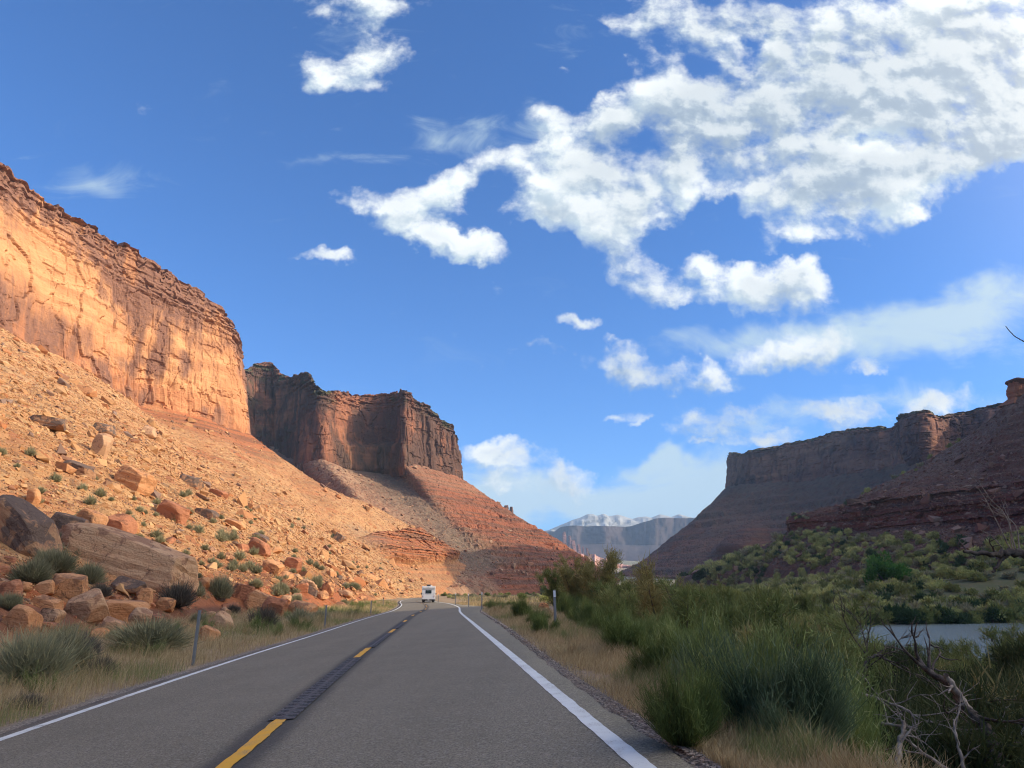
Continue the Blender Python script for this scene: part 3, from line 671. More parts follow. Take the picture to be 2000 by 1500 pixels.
surf('badlands', P, M_PINK, {'low': 0*ww, 'varnish': 0*ww, 'brush': 0*ww})

M_SPIRE = strata_mat('dim_spire_rock', (.25,.125,.10), (.20,.095,.08), (.12,.06,.055), (.2,.1,.08), .6, .3, .5, .15)
def tower(name, px, py_top, py_bot, wpx, Y, seed, mat, depth=None):
    """a free-standing rock tower: fluted column on a flared foot"""
    c0 = PY(px, py_bot, Y); c1 = PY(px, py_top, Y); H = c1[2]-c0[2]; r = wpx/1444.*Y/2
    nu, nv = 48, 40; a = np.linspace(0, 2*np.pi, nu); v_ = np.linspace(0, 1, nv)
    A_, V_ = np.meshgrid(a, v_); ca, sa = np.cos(A_), np.sin(A_)
    fl = 1 + .35*vnoise(ca*2.2, sa*2.2, V_*1.2, seed) + .16*vnoise(ca*6, sa*6, V_*1.5, seed+1) + .10*vnoise(ca*2, sa*2, V_*14, seed+2)
    prof = 1.0 + 1.3*np.clip(.28-V_, 0, 1)**1.2*3 - .35*sstep(.55, 1, V_)
    topcut = 1 - np.clip(vnoise(ca*1.5, sa*1.5, 0*V_, seed+3)*.12+.06, 0, .2)
    rr = r*fl*prof; X = c0[0]+rr*ca; Y_ = Y+rr*sa; Z = c0[2]+H*np.minimum(V_, topcut)
    P = np.stack([X, Y_, Z], -1); P[-1] = P[-1].mean(0) 
    k = np.zeros((nv, nu))
    me = raw_mesh(name, P.reshape(-1,3), grid_faces(nv, nu), False, mat, {'low': k, 'varnish': k, 'brush': k})
    return link(name, me)
for i, (px, a, b, wp, Y, lab) in enumerate([(1102,1037,1072,9,4200,'tallest hazy pink rock spire before the blue mesa'), (1113,1045,1076,6,4200,'slim pink spire beside the tallest hazy spire'),
        (1120,1054,1080,9,4100,'broad ragged pink spire in the middle of the hazy row'), (1130,1062,1082,6,4000,'stubby pink spire between the broad spire and the twin spires'),
        (1139,1067,1086,4,3900,'thin pink twin spire on the side of the taller spires'), (1147,1069,1088,4,3900,'lowest thin pink spire at the valley end of the row')]):
    tag(tower('rock_spire', px, a, b, wp, Y, 600+i*7, M_SPIRE), lab, 'rock spire', 'hazy spires below the blue mesa')
o = tower('rock_tower', 1990, 743, 792, 30, 396, 700, M_WALL2)
tag(o, 'balanced rock tower with a flat dark cap on the ridge across the river', 'rock tower')
c = PY(1989, 745, 396); nu = 40; a = np.linspace(0, 2*np.pi, nu); prof = [(.0,-2.2),(.9,-2.1),(1.05,-1.0),(1.22,-.3),(1.15,.5),(.8,1.0),(.35,1.3),(0,1.35)]
Pc = np.array([[[c[0]-.4+4.6*r_*np.cos(q)*(1+.15*math.sin(3*q)), c[1]+4.5*r_*np.sin(q), c[2]+z_*1.1+.4*math.sin(2*q)] for q in a] for r_, z_ in prof])
k = np.zeros(Pc.shape[:2])
link('cap_rock', raw_mesh('cap_rock', Pc.reshape(-1,3), grid_faces(len(prof), nu), False, M_WALL2, {'low': k, 'varnish': k+1, 'brush': k}), o)
for i, (px, a, b, wp, lab) in enumerate([(989,986,1006,9,'square grey rock tower peeping over the left slope'), (999,989,1010,7,'slimmer grey rock tower beside the square one')]):
    tag(tower('rock_tower', px, a, b, wp, 1500, 720+i*5, M_MESA), lab, 'rock tower', 'pair of towers beyond the slope')
#@@STAGE3
# ------------------------------------------------------------------ ground
NB_Y = [-400, 60, 92, 179, 260, 400, 580, 700, 900, 1300]; NB_X = [36, 42, 45, 52, 58, 66, 82, 104, 150, 175]
FB_Y = [186, 260, 400, 580, 700, 900, 1300]; FB_X = [76, 82, 97, 117, 150, 185, 215]
TO_Y = [-400, 60, 215, 262, 300, 360, 480, 580, 700, 1300]; TO_X = [228, 232, 222, 190, 182, 164, 146, 136, 175, 320]
def is_water(x, y):
    nb = np.interp(y, NB_Y, NB_X); fb = np.interp(y, FB_Y, FB_X)
    nb = nb + 1.5*vnoise(y/14, x*0, seed=801); fb = fb + 1.5*vnoise(y/11, x*0, seed=802)
    yb = 180 + (x-73)*.27 + 1.5*vnoise(x/9, y*0, seed=803)
    front = sstep(-3, 3, x-nb)*sstep(3, -1, y-yb)*sstep(4, -4, x-(np.interp(y, TO_Y, TO_X)-22))
    chan = sstep(-3, 3, x-nb)*sstep(3, -3, x-fb)
    return np.maximum(front, chan)
ES_Y = [-300, 9, 15, 28, 40, 60, 80, 100, 150, 250, 400, 700]; ES_X = [.8, .9, 1.8, 1.7, 3.5, 14, 26, 32, 38, 50, 72, 120]
def H(x, y):
    x = np.asarray(x, float); y = np.asarray(y, float)
    d = x - road_x(y); zr = road_z(y); ti = road_tilt(y); ed = 3.5 + shoulder(y)
    e = d - ed; es = np.interp(y, ES_Y, ES_X); bw = np.interp(y, [0, 10, 16, 40, 80], [3.6, 4.2, 6.5, 9, 14])
    nz = fbm(x/2.3, y/2.3, o=3, seed=811)*.09 + fbm(x/14, y/14, o=3, seed=812)*.35*sstep(1, 8, np.maximum(e, -d-8))
    right = zr + ti*ed + .05*sstep(.4, 1.4, e)*np.where(y < 90, 1, .5) - .08*sstep(0, .5, e) - 5.0*sstep(es, es+bw, e) + nz*sstep(.2, 1, e)
    right = np.minimum(right, zr + .6) - .8*sstep(es, es+40, e)
    ld = -d - 3.8
    left = zr - ti*3.8 - .07*sstep(0, .5, ld) + (ti*3.8 + .22)*sstep(.8, 9, ld) + nz*sstep(.3, 1.5, ld) - 1.6*sstep(10.5, 16, ld)
    mid = zr + ti*d - .10
    h = np.where(e > 0, right, np.where(ld > 0, left, mid))
    tox = np.interp(y, TO_Y, TO_X); fb = np.interp(y, [150]+FB_Y, [76]+FB_X)
    k = np.clip((x-fb)/(tox-fb+1e-3), 0, 1.15)*sstep(-4, 46, y - (180+(x-73)*.27)); far = -7.3 + 18.5*k*np.interp(y, [0, 260, 420, 700], [.55, 1, .75, .25]) + fbm(x/12, y/12, o=3, seed=814)*.5
    farm = sstep(-4, 6, x-fb)*sstep(150, 190, y) + sstep(195, 210, x)*sstep(200,150,y)
    h = h*(1-np.clip(farm, 0, 1)) + np.maximum(far, -7.4)*np.clip(farm, 0, 1)
    wt = is_water(x, y)
    h = np.where((x > 20) & (wt < .01), np.maximum(h, -7.7), h)
    return h - wt*2.6
ycol = np.r_[np.arange(-300, -10, 12), np.arange(-10, 60, .45), np.arange(60, 140, .9), np.arange(140, 300, 2.2), np.arange(300, 700, 6), np.arange(700, 1450, 25)]
dcol = np.r_[np.arange(-330, -60, 12), np.arange(-60, -18, 3), np.arange(-18, 18, .35), np.arange(18, 60, 1.0), np.arange(60, 230, 2.5), np.arange(230, 620, 14)]
YY, DD = np.meshgrid(ycol, dcol, indexing='ij'); XX = road_x(YY) + DD
ZZ = H(XX, YY); GP = np.stack([XX, YY, ZZ], -1)
e_ = DD - (3.5 + shoulder(YY)); ld_ = -DD - 3.8
nz = fbm(XX/1.5, YY/1.5, o=4, seed=821)
grav = np.clip(sstep(.75, .05, np.minimum(abs(e_), abs(ld_)) + .25*nz)*((e_ > -.3) | (ld_ > -.3)), 0, 1)
pull = sstep(0, .6, e_)*sstep(6.5+2*nz, 4.0+2*nz, e_)*sstep(52, 62, YY)*sstep(120, 95, YY)
redg = sstep(5.5, 9, ld_+1.5*nz); green = sstep(4, 12, e_+2*nz)
M_GROUND, gt, gb = new_mat('verge_soil'); n = N(gt); p = n.pos()
g1 = n.noise(p, 3.0, 7, .7); g2 = n.noise(p, .35, 5, .6)
c = n.mix(n.mapr(g2, .35, .65), (.30,.21,.125), (.40,.30,.18))
c = n.mix(n.attr('red'), c, n.mix(n.mapr(g2, .4, .6), (.34,.135,.06), (.42,.20,.095)))
c = n.mix(n.attr('green'), c, n.mix(n.mapr(g2, .4, .6), (.085,.07,.04), (.06,.065,.03)))
c = n.mix(n.attr('farg'), c, n.mix(n.mapr(g2, .35, .62), (.135,.125,.06), (.10,.115,.045)))
c = n.mix(n.attr('pull'), c, (.33,.24,.165))
c = n.mix(n.attr('grav'), c, n.mix(n.mapr(n.noise(p, 26, 2, .6), .42, .6), (.10,.095,.085), (.34,.30,.25)))
c = n.mix(n.mapr(g1, .45, .7, 0, .5), c, (.14,.095,.06))
n.put(gb.inputs['Base Color'], c); n.put(gb.inputs['Normal'], n.bump(n.math('ADD', g1, n.math('MULTIPLY', n.noise(p, 22, 3, .7), .4)), .8, .06))
gm = raw_mesh('ground', GP.reshape(-1,3), grid_faces(len(ycol), len(dcol))[:, ::-1], True, M_GROUND, {'grav': grav, 'pull': pull, 'red': redg, 'green': green, 'farg': sstep(70, 80, XX)*sstep(175, 190, YY)})
tag(link('ground', gm), kind='structure')

from mathutils.bvhtree import BVHTree
def bvh(P):
    nv, nu = P.shape[:2]
    return BVHTree.FromPolygons(P.reshape(-1,3).tolist(), grid_faces(nv, nu).tolist())
GB = bvh(GP); TB4 = bvh(PT4[::2, ::2]); TB = bvh(PT1[180:]); 
TBF = bvh(PT1[::2, ::2])
def hit(px, py, trees=None):
    d = Vector(ray(px, py)).normalized(); best = None
    for b in (trees or (GB, TB, TBF, TB4)):
        r = b.ray_cast(Vector((0,0,0)), d)
        if r[0] is not None and (best is None or r[3] < best[3]): best = r
    return best
def down(x, y, trees=None):
    z = -1e9
    for b in (trees or (GB, TB, TB4)):
        r = b.ray_cast(Vector((x, y, 400)), Vector((0,0,-1)))
        if r[0] is not None and r[0].z > z: z = r[0].z
    return z

# ------------------------------------------------------------------ road
M_ASPH, at_, ab = new_mat('asphalt'); n = N(at_); p = n.pos()
a1 = n.noise(p, 55, 4, .75); a2 = n.noise(p, .7, 5, .6); a3 = n.noise(n.mapping(p, scale=(1.2,.07,1)), 1.0, 4, .55); vo = n.voro(p, 48, 'F1', 'Color')
sc_ = n.node('ShaderNodeSeparateColor'); n.put(sc_.inputs[0], vo)
c = n.mix(n.mapr(n.math('ADD', n.math('MULTIPLY', a2, .5), n.math('MULTIPLY', a3, .5)), .35, .65), (.236,.213,.152), (.276,.25,.182))
c = n.mix(n.mapr(a1, .42, .62, 0, .75), c, (.055,.053,.050))
c = n.mix(n.mapr(sc_.outputs[0], .82, .98, 0, .55), c, (.36,.33,.29))
c = n.mix(n.mapr(n.math('ADD', n.attr('seal'), n.math('MULTIPLY_ADD', a2, .5, -.25)), .25, .8, 0, .72), c, (.040,.042,.045))
n.put(ab.inputs['Base Color'], c); ab.inputs['Roughness'].default_value = .82
n.put(ab.inputs['Normal'], n.bump(n.math('ADD', a1, n.math('MULTIPLY', n.noise(p, 30, 3, .7), .6)), .55, .012))
ry = np.r_[np.arange(-60, 0, 3), np.arange(0, 30, .3), np.arange(30, 170, .7), np.arange(170, 520, 4)]
def road_pt(y, d, up=0.0):
    y = np.asarray(y, float); return np.stack([road_x(y)+d, y, road_z(y)+road_tilt(y)*d+up], -1)
rdc = np.r_[-3.86, -3.8, -3.4, -2.5, -1.6, -.9, -.62, -.5, -.36, -.2, 0, .2, .36, .5, .62, .9, 1.6, 2.5, 3.4, 1e3, 1e4]
RPm = np.zeros((len(ry), len(rdc), 3)); SE = np.zeros(RPm.shape[:2])
for j, d in enumerate(rdc):
    wob = .07*fbm(ry*1.7, ry*0+j, o=3, seed=831)
    if d == 1e3: dd = 3.5+shoulder(ry)-.1+wob
    elif d == 1e4: dd = 3.5+shoulder(ry)+.0+wob
    elif d < -3.7: dd = d + wob
    else: dd = d + 0*ry
    RPm[:, j] = road_pt(ry, dd, .0 if j not in (0, len(rdc)-1) else -.12)
    SE[:, j] = np.exp(-(dd/.33)**2)*np.interp(ry, [0, 100, 150], [1, 1, .6])
rm = raw_mesh('road', RPm.reshape(-1,3), grid_faces(*RPm.shape[:2])[:, ::-1], True, M_ASPH, {'seal': SE})
ROAD = tag(link('road', rm), kind='structure')
def paint_mat(name, colr, wear):
    m, nt, b = new_mat(name); n = N(nt); p = n.pos()
    w_ = n.noise(p, 60, 4, .75); w2_ = n.noise(p, 3.5, 4, .6)
    c = n.mix(n.mapr(n.math('ADD', n.math('MULTIPLY', w_, .7), n.math('MULTIPLY', w2_, .35)), wear, wear+.09), colr, (.16,.155,.14))
    c = n.mix(n.mapr(w2_, .4, .7, 0, .22), c, (.30,.27,.22))
    n.put(b.inputs['Base Color'], c); b.inputs['Roughness'].default_value = .6
    n.put(b.inputs['Normal'], n.bump(n.noise(p, 95, 3, .7), .5, .008)); return m
M_WHITE = paint_mat('white_road_paint', (.74,.78,.75), .585); M_YEL = paint_mat('yellow_road_paint', (.80,.42,.03), .60)
def line_strip(name, ys, d0, wd, mat, seed, rag=.012, up=.005):
    L = d0 - wd/2 + rag*fbm(ys*6, ys*0, o=3, seed=seed); R_ = d0 + wd/2 + rag*fbm(ys*6, ys*0+5, o=3, seed=seed+1)
    P = np.stack([road_pt(ys, L, up), road_pt(ys, R_, up)], 1)
    return link(name, raw_mesh(name, P.reshape(-1,3), grid_faces(len(ys), 2)[:, ::-1], True, mat), ROAD)
ly = np.r_[np.arange(-40, 0, 2), np.arange(0, 40, .12), np.arange(40, 170, .5), np.arange(170, 500, 4)]
line_strip('white_edge_line', ly, 3.5, .17, M_WHITE, 841); line_strip('white_edge_line', ly, -3.5, .15, M_WHITE, 845)
for i in range(14):
    y0 = 18.9 + 12.25*(i-1); line_strip('yellow_dash', np.arange(y0, y0+3.3, .1), 0, .155, M_YEL, 850+i*3, .02, .013)
M_SEAL, st_, sb = new_mat('sealed_rumble_strip'); n = N(st_); p = n.pos(); sb.inputs['Roughness'].default_value = .6
n.put(sb.inputs['Base Color'], n.mix(n.mapr(n.noise(p, 40, 4, .7), .45, .68), (.045,.046,.048), (.17,.165,.155)))
for (ya, yb_) in ((9.9, 18.8), (22.3, 31.0), (34.6, 43.3)):
    ys = np.arange(ya, yb_, .035); dsn = np.array([-.165,-.15,-.085,-.012,.012,.085,.15,.165]); P = []
    for j, d in enumerate(dsn):
        ph = ys*2*np.pi/.30 + (0 if j < 4 else math.pi)
        gz = np.where((j in (0, 7, 3, 4)), 0, -.018*np.clip(np.sin(ph)*1.6, -.2, 1)); P.append(road_pt(ys, d, .014 + gz))
    P = np.stack(P, 1); link('rumble_strip', raw_mesh('rumble_strip', P.reshape(-1,3), grid_faces(len(ys), 8)[:, ::-1], False, M_SEAL), ROAD)
# tar seam across the left lane
M_TAR, tt_, tb_ = new_mat('tar_seam'); tb_.inputs['Base Color'].default_value = (.03,.03,.03,1); tb_.inputs['Roughness'].default_value = .5
ds = np.linspace(-3.3, -1.2, 30); P = np.stack([road_pt(66+.25*fbm(ds*2, ds*0, o=3, seed=3), ds, .006), road_pt(66.12+.25*fbm(ds*2, ds*0, o=3, seed=3), ds, .006)], 1)
link('tar_seam', raw_mesh('tar_seam', P.reshape(-1,3), grid_faces(30, 2), False, M_TAR), ROAD)

# ------------------------------------------------------------------ river
M_WATER, wt_, wb_ = new_mat('river_water'); n = N(wt_); p = n.pos()
wb_.inputs['Base Color'].default_value = (.17,.21,.20,1); wb_.inputs['Roughness'].default_value = .2; wb_.inputs['Specular IOR Level'].default_value = .5
n.put(wb_.inputs['Normal'], n.bump(n.noise(n.mapping(p, scale=(.5,1.6,1)), 1.1, 4, .6), .6, .25))
wx = np.linspace(26, 300, 60); wy = np.linspace(-300, 1400, 120); WX, WY = np.meshgrid(wx, wy)
tag(link('river', raw_mesh('river', np.stack([WX, WY, WX*0-8.0], -1).reshape(-1,3), grid_faces(120, 60)[:, ::-1], True, M_WATER)), kind='structure')

# ------------------------------------------------------------------ rocks
rs = np.random.RandomState(7)
def rock_mat(name, a, b_, dark, dk=.0, lam=.55):
    m, nt, b = new_mat(name); n = N(nt); p = n.obj(); r = n.rnd()
    off = n.vmath('ADD', p, n.vmath('SCALE', n.mix(1.0, r, r), scale=40.))
    g1 = n.noise(off, 6, 6, .68); g2 = n.noise(off, 1.1, 5, .6, .5)
    bd = n.noise(n.mapping(off, scale=(.5,.5,4.5*lam)), 1.3, 6, .7, 1.2)
    ck = n.voro(n.vmath('ADD', off, n.vmath('SCALE', n.noise(off, 1.5, 4, .6, 0, 1), scale=1.1)), .55, 'DISTANCE_TO_EDGE')
    c = n.mix(n.mapr(bd, .35, .65), a, b_); c = n.mix(n.math('MULTIPLY', r, .45), c, n.mix(.5, a, b_))
    sepn = n.node('ShaderNodeSeparateXYZ'); n.put(sepn.inputs[0], n.node('ShaderNodeNewGeometry').outputs['Normal'])
    c = n.mix(n.mapr(n.math('ADD', g2, n.math('MULTIPLY_ADD', sepn.outputs[2], .10, dk)), .56, .66, 0, .85), c, dark)
    c = n.mix(n.mapr(g1, .55, .75, 0, .5), c, dark)
    c = n.mix(n.mapr(g1, .42, .30, 0, .4), c, b_)
    c = n.mix(n.math('MULTIPLY', n.mapr(ck, 0, .016, .75, 0), n.mapr(g2, .40, .55)), c, (.07,.04,.028))
    c = n.mix(n.mapr(sepn.outputs[2], .1, -.6, 0, .35), c, n.mix(.5, c, a))
    n.put(b.inputs['Base Color'], c)
    n.put(b.inputs['Normal'], n.bump(n.math('ADD', n.math('MULTIPLY', g1, .8), n.math('MULTIPLY', bd, .8)), .8, .16)); return m
M_RO = rock_mat('orange_sandstone', (.56,.25,.105), (.66,.36,.18), (.24,.12,.07))
M_RD = rock_mat('varnished_sandstone', (.36,.19,.11), (.46,.27,.15), (.105,.085,.078), .13)
M_RP = rock_mat('pale_sandstone', (.52,.29,.155), (.60,.39,.235), (.30,.16,.10))
M_RR = rock_mat('brick_red_mudstone', (.42,.165,.085), (.50,.23,.125), (.20,.09,.055), 0, 1.2)
def rock_mesh(name, seed, dims, mat, sub=4, cuts=12, rough=.05, flat=1.0):
    r = np.random.RandomState(seed); bm = bmesh.new(); bmesh.ops.create_icosphere(bm, subdivisions=sub, radius=1.0)
    V = np.array([v.co[:] for v in bm.verts]); F = np.array([[v.index for v in f.verts] for f in bm.faces]); bm.free()
    # blocky: clip by a loose box and a few slanting planes
    nrm = [np.array(q, float) for q in ((1,0,0),(-1,0,0),(0,1,0),(0,-1,0),(0,0,1),(0,0,-1))]
    nrm = [q + r.normal(0, .22, 3) for q in nrm] + [r.normal(0, 1, 3) for _ in range(cuts)]
    for i, q in enumerate(nrm):
        q = q/np.linalg.norm(q); dd = r.uniform(.58, .80) if i < 6 else r.uniform(.74, .95)
        k = V @ q - dd; V = V - np.where(k > 0, k*.97, 0)[:, None]*q
    V /= np.abs(V).max(0)
    nn = V/np.linalg.norm(V, axis=1, keepdims=True)
    o_ = seed*3.1
    V = V + nn*(rough*fbm(V[:,0]*2+o_, V[:,1]*2, V[:,2]*2, o=3, seed=seed) + rough*.5*fbm(V[:,0]*7+o_, V[:,1]*7, V[:,2]*7, o=3, seed=seed+1))[:, None]
    if flat != 1.0:   # bedding ledges
        zq = V[:,2]*7; V = V + nn*np.array([1,1,0])*(.05*((_h(np.floor(zq), zq*0, zq*0, seed))-.5))[:, None]
    V = V*np.array(dims)/2
    return raw_mesh(name, V, F, False, mat)
def boulder(px, py, w, h, mat, label, seed, dep=.9, tilt=(0,0,0), sink=.18, group=None, flat=1.0, cuts=8):
    r = hit(px, py)
    if r is None: print('miss', label); return None
    D = r[0].y; mpp = D/ray(px, py)[1]; W_, Hh = w*mpp, h*mpp
    me = rock_mesh('boulder', seed, (W_*1.05, W_*dep, Hh*1.15), mat, 4, cuts, .05, flat)
    o = link('boulder', me, None, (r[0].x, r[0].y + W_*dep*.25, r[0].z + Hh*(.5-sink*.95)))
    o.rotation_euler = tuple(math.radians(q) for q in tilt)
    return tag(o, label, 'boulder', group)
B = [
 (122,1172,64,62,M_RO,'square-cut orange boulder perched above the pale cracked one, shadow gap beneath it',1,.9,(0,4,12)),
 (163,1212,76,66,M_RP,'pale cracked boulder below the square-cut orange one, nearest the bunch grass',2,.9,(8,-14,20)),
 (30,1236,70,58,M_RO,'smooth rounded orange boulder at the left margin above the verge shrubs',3,.8,(0,8,0)),
 (232,1218,80,54,M_RO,'broad brown-orange boulder right of the pale cracked boulder',4,.9,(4,12,30)),
 (246,1157,60,34,M_RD,'dark-topped flat boulder under the right end of the great pale slab',5,.9,(0,10,0)),
 (236,1128,320,100,M_RP,'great pale sandstone slab lying above the shrubs, longest rock of all',6,.35,(-12,15,8),.2,None,2.0,3),
 (22,1062,165,80,M_RD,'huge tilted slab with weathered grey top edge at the left margin',7,.6,(14,44,10),.2,None,2.0,4),
 (124,1048,78,52,M_RD,'blackish varnished boulder resting on the upper end of the great pale slab',8,.8,(0,22,10)),
 (166,1044,58,56,M_RO,'tan rounded boulder leaning behind the blackish varnished one',9,.9,(0,15,0)),
 (226,1042,56,44,M_RR,'reddish split boulder above the middle of the great pale slab',10,.9,(0,14,0)),
 (60,982,26,32,M_RO,'upright orange block standing above the huge tilted slab',11,.8,(0,2,0)),
 (146,926,58,26,M_RD,'thin dark leaning slab with black hollow under it, high on the rubble',12,.8,(0,24,0)),
 (82,832,80,24,M_RD,'long dark ledge-like rock high on the left part of the slope',13,.6,(0,8,0),.2,None,2.0),
 (192,888,34,50,M_RP,'tall split tan rock beside a black hollow halfway up the slope',14,.9,(0,12,0)),
 (196,846,44,24,M_RD,'dark cap-shaped rock just above the tall split tan rock',15,.9,(0,12,0)),
 (252,952,78,46,M_RO,'large tan block with swirling bedding in mid slope',16,.8,(0,16,0),.2,None,2.0),
 (330,1014,60,44,M_RR,'red layered block jutting out above the two grey-green bushes in mid slope',17,.8,(0,22,10),.2,None,2.0),
 (395,1146,24,22,M_RO,'small round rock at the right tip of the great pale slab',19,.9,(0,0,0)),
 (500,1196,50,44,M_RO,'big smooth orange block beside the undercut dark-red one near the shrubs',20,.9,(0,18,10)),
 (532,1204,48,44,M_RR,'undercut dark-red boulder with a black hollow, above the grey shrub',21,.9,(0,10,0)),
 (588,1206,54,34,M_RO,'flat orange rock above the verge grass left of the thin steel post',22,.9,(0,16,0)),
 (428,1228,52,36,M_RP,'pinkish slab just above the grass left of the rounded grey shrub',23,.8,(0,24,0)),
 (404,1252,40,30,M_RO,'low orange wedge touching the verge grass below the pinkish slab',24,.8,(0,20,0)),
 (277,1180,30,34,M_RO,'knobbly orange rock standing under the dark-topped flat boulder',25,.9,(0,-8,0)),
 (270,1226,44,44,M_RP,'lumpy tan rock between the broad boulder and the verge shrubs',26,.9,(0,0,0)),
 (213,1236,46,30,M_RP,'pale two-humped rock low down beside the grey bunch grass',27,.9,(0,14,0)),
 (86,1190,58,26,M_RO,'long tongue-shaped orange rock below the square-cut orange boulder',28,.8,(0,16,0)),
 (92,1214,46,30,M_RP,'small pale wedge left of the pale cracked boulder',29,.9,(0,6,0)),
 (84,1236,44,26,M_RR,'low red rock between the rounded boulder and the pale wedge',30,.9,(0,6,0)),
 (12,1168,40,40,M_RR,'half-hidden red rock among shrubs over the rounded boulder',31,.9,(0,6,0)),
 (82,1160,40,30,M_RO,'brown rock half behind the square-cut orange boulder',32,.9,(0,-6,0)),
 (502,1080,50,30,M_RR,'red slab lying slantwise under a dark gap, upper middle of the rubble bank',33,.7,(0,26,0)),
 (508,1056,40,14,M_RD,'grey flat slab directly over the slanting red one',34,.7,(0,26,0)),
 (570,1112,36,26,M_RR,'hollowed red rock with a black gap at its right',35,.9,(0,6,0)),
 (530,1120,44,28,M_RO,'orange block left of the hollowed red rock',36,.9,(0,14,0)),
 (598,1150,40,22,M_RP,'tan ledge rock between two round grey shrubs on the bank',37,.9,(0,14,0)),
 (639,1160,26,26,M_RO,'upright orange rock right of the round grey shrub on the bank',38,.9,(0,6,0)),
 (672,1166,28,16,M_RP,'small pale flat rock above the red cut bank',39,.9,(0,6,0)),
 (470,1168,40,30,M_RR,'rust-red rock wedged above the big smooth orange block',40,.9,(0,16,0)),
 (320,1190,34,26,M_RO,'orange rock peeping out right of the knobbly one',41,.9,(0,10,0)),
 (300,1222,34,26,M_RR,'small red rock at the edge of the long verge shrub',42,.9,(0,10,0)),
 (400,1010,46,20,M_RD,'brown flat rock by itself right of the red layered block',43,.8,(0,20,0)),
 (370,948,46,24,M_RD,'grey-brown lump high on the slope under the bright wall',44,.9,(0,20,0)),
 (286,850,30,22,M_RP,'squarish pale block on the slope below the middle of the bright wall',45,.9,(0,12,0)),
 (165,768,36,20,M_RO,'tan block just below the foot of the bright wall',46,.9,(0,20,0)),
 (425,968,36,14,M_RR,'thin red slab sliding down the middle of the pale rubble',47,.8,(0,22,0)),
 (456,1028,42,16,M_RO,'orange slab over a dark line in the pale rubble',48,.8,(0,22,0)),
 (660,1058,26,20,M_RD,'brown rock at the lip of the rubble slope beside the red outcrop',49,.9,(0,22,0)),
 (1061,1193,24,19,M_RO,'lone orange boulder in the grass on the river side of the road',50,.9,(0,0,0)),
]
for i, b in enumerate(B): boulder(b[0], b[1], b[2], b[3], b[4], b[5], b[6]+100, *b[7:])

# medium rocks of the bank : copies of a few shapes
protos = [rock_mesh('rock', 900+i, (1, .9+.1*(i % 3), .62+.06*(i % 4)), (M_RO, M_RP, M_RR, M_RO, M_RD, M_RO, M_RP)[i % 7], 3, 7, .06) for i in range(14)]
cnt = 0
while cnt < 230:
    px = rs.uniform(-10, 830); top_ = 985 + px*.14; bot = np.interp(px, [0, 200, 400, 600, 760, 830], [1245, 1250, 1232, 1208, 1180, 1165])
    py = bot - (bot-top_)*rs.rand()**1.5
    r = hit(px, py)
    if r is None or r[0].y > 300 or r[0].x > road_x(r[0].y)-9.5: continue
    D = r[0].y; sp = (7 + 24*rs.rand()**3)*np.interp(py, [1000, 1200], [.8, 1.25]); s_ = sp*D/1500
    o = link('rock', protos[rs.randint(14)], None, r[0] + Vector((0, s_*.1, s_*.02))); o.scale = (s_, s_*rs.uniform(.8, 1.2), s_*rs.uniform(.7, 1.1))
    o.rotation_euler = (rs.uniform(-.35, .35), rs.uniform(-.2, .6), rs.uniform(0, 6.3))
    tag(o, 'reddish rock lying loose among others in the rock bank left of the road', 'rock', 'loose rocks of the roadside bank'); cnt += 1

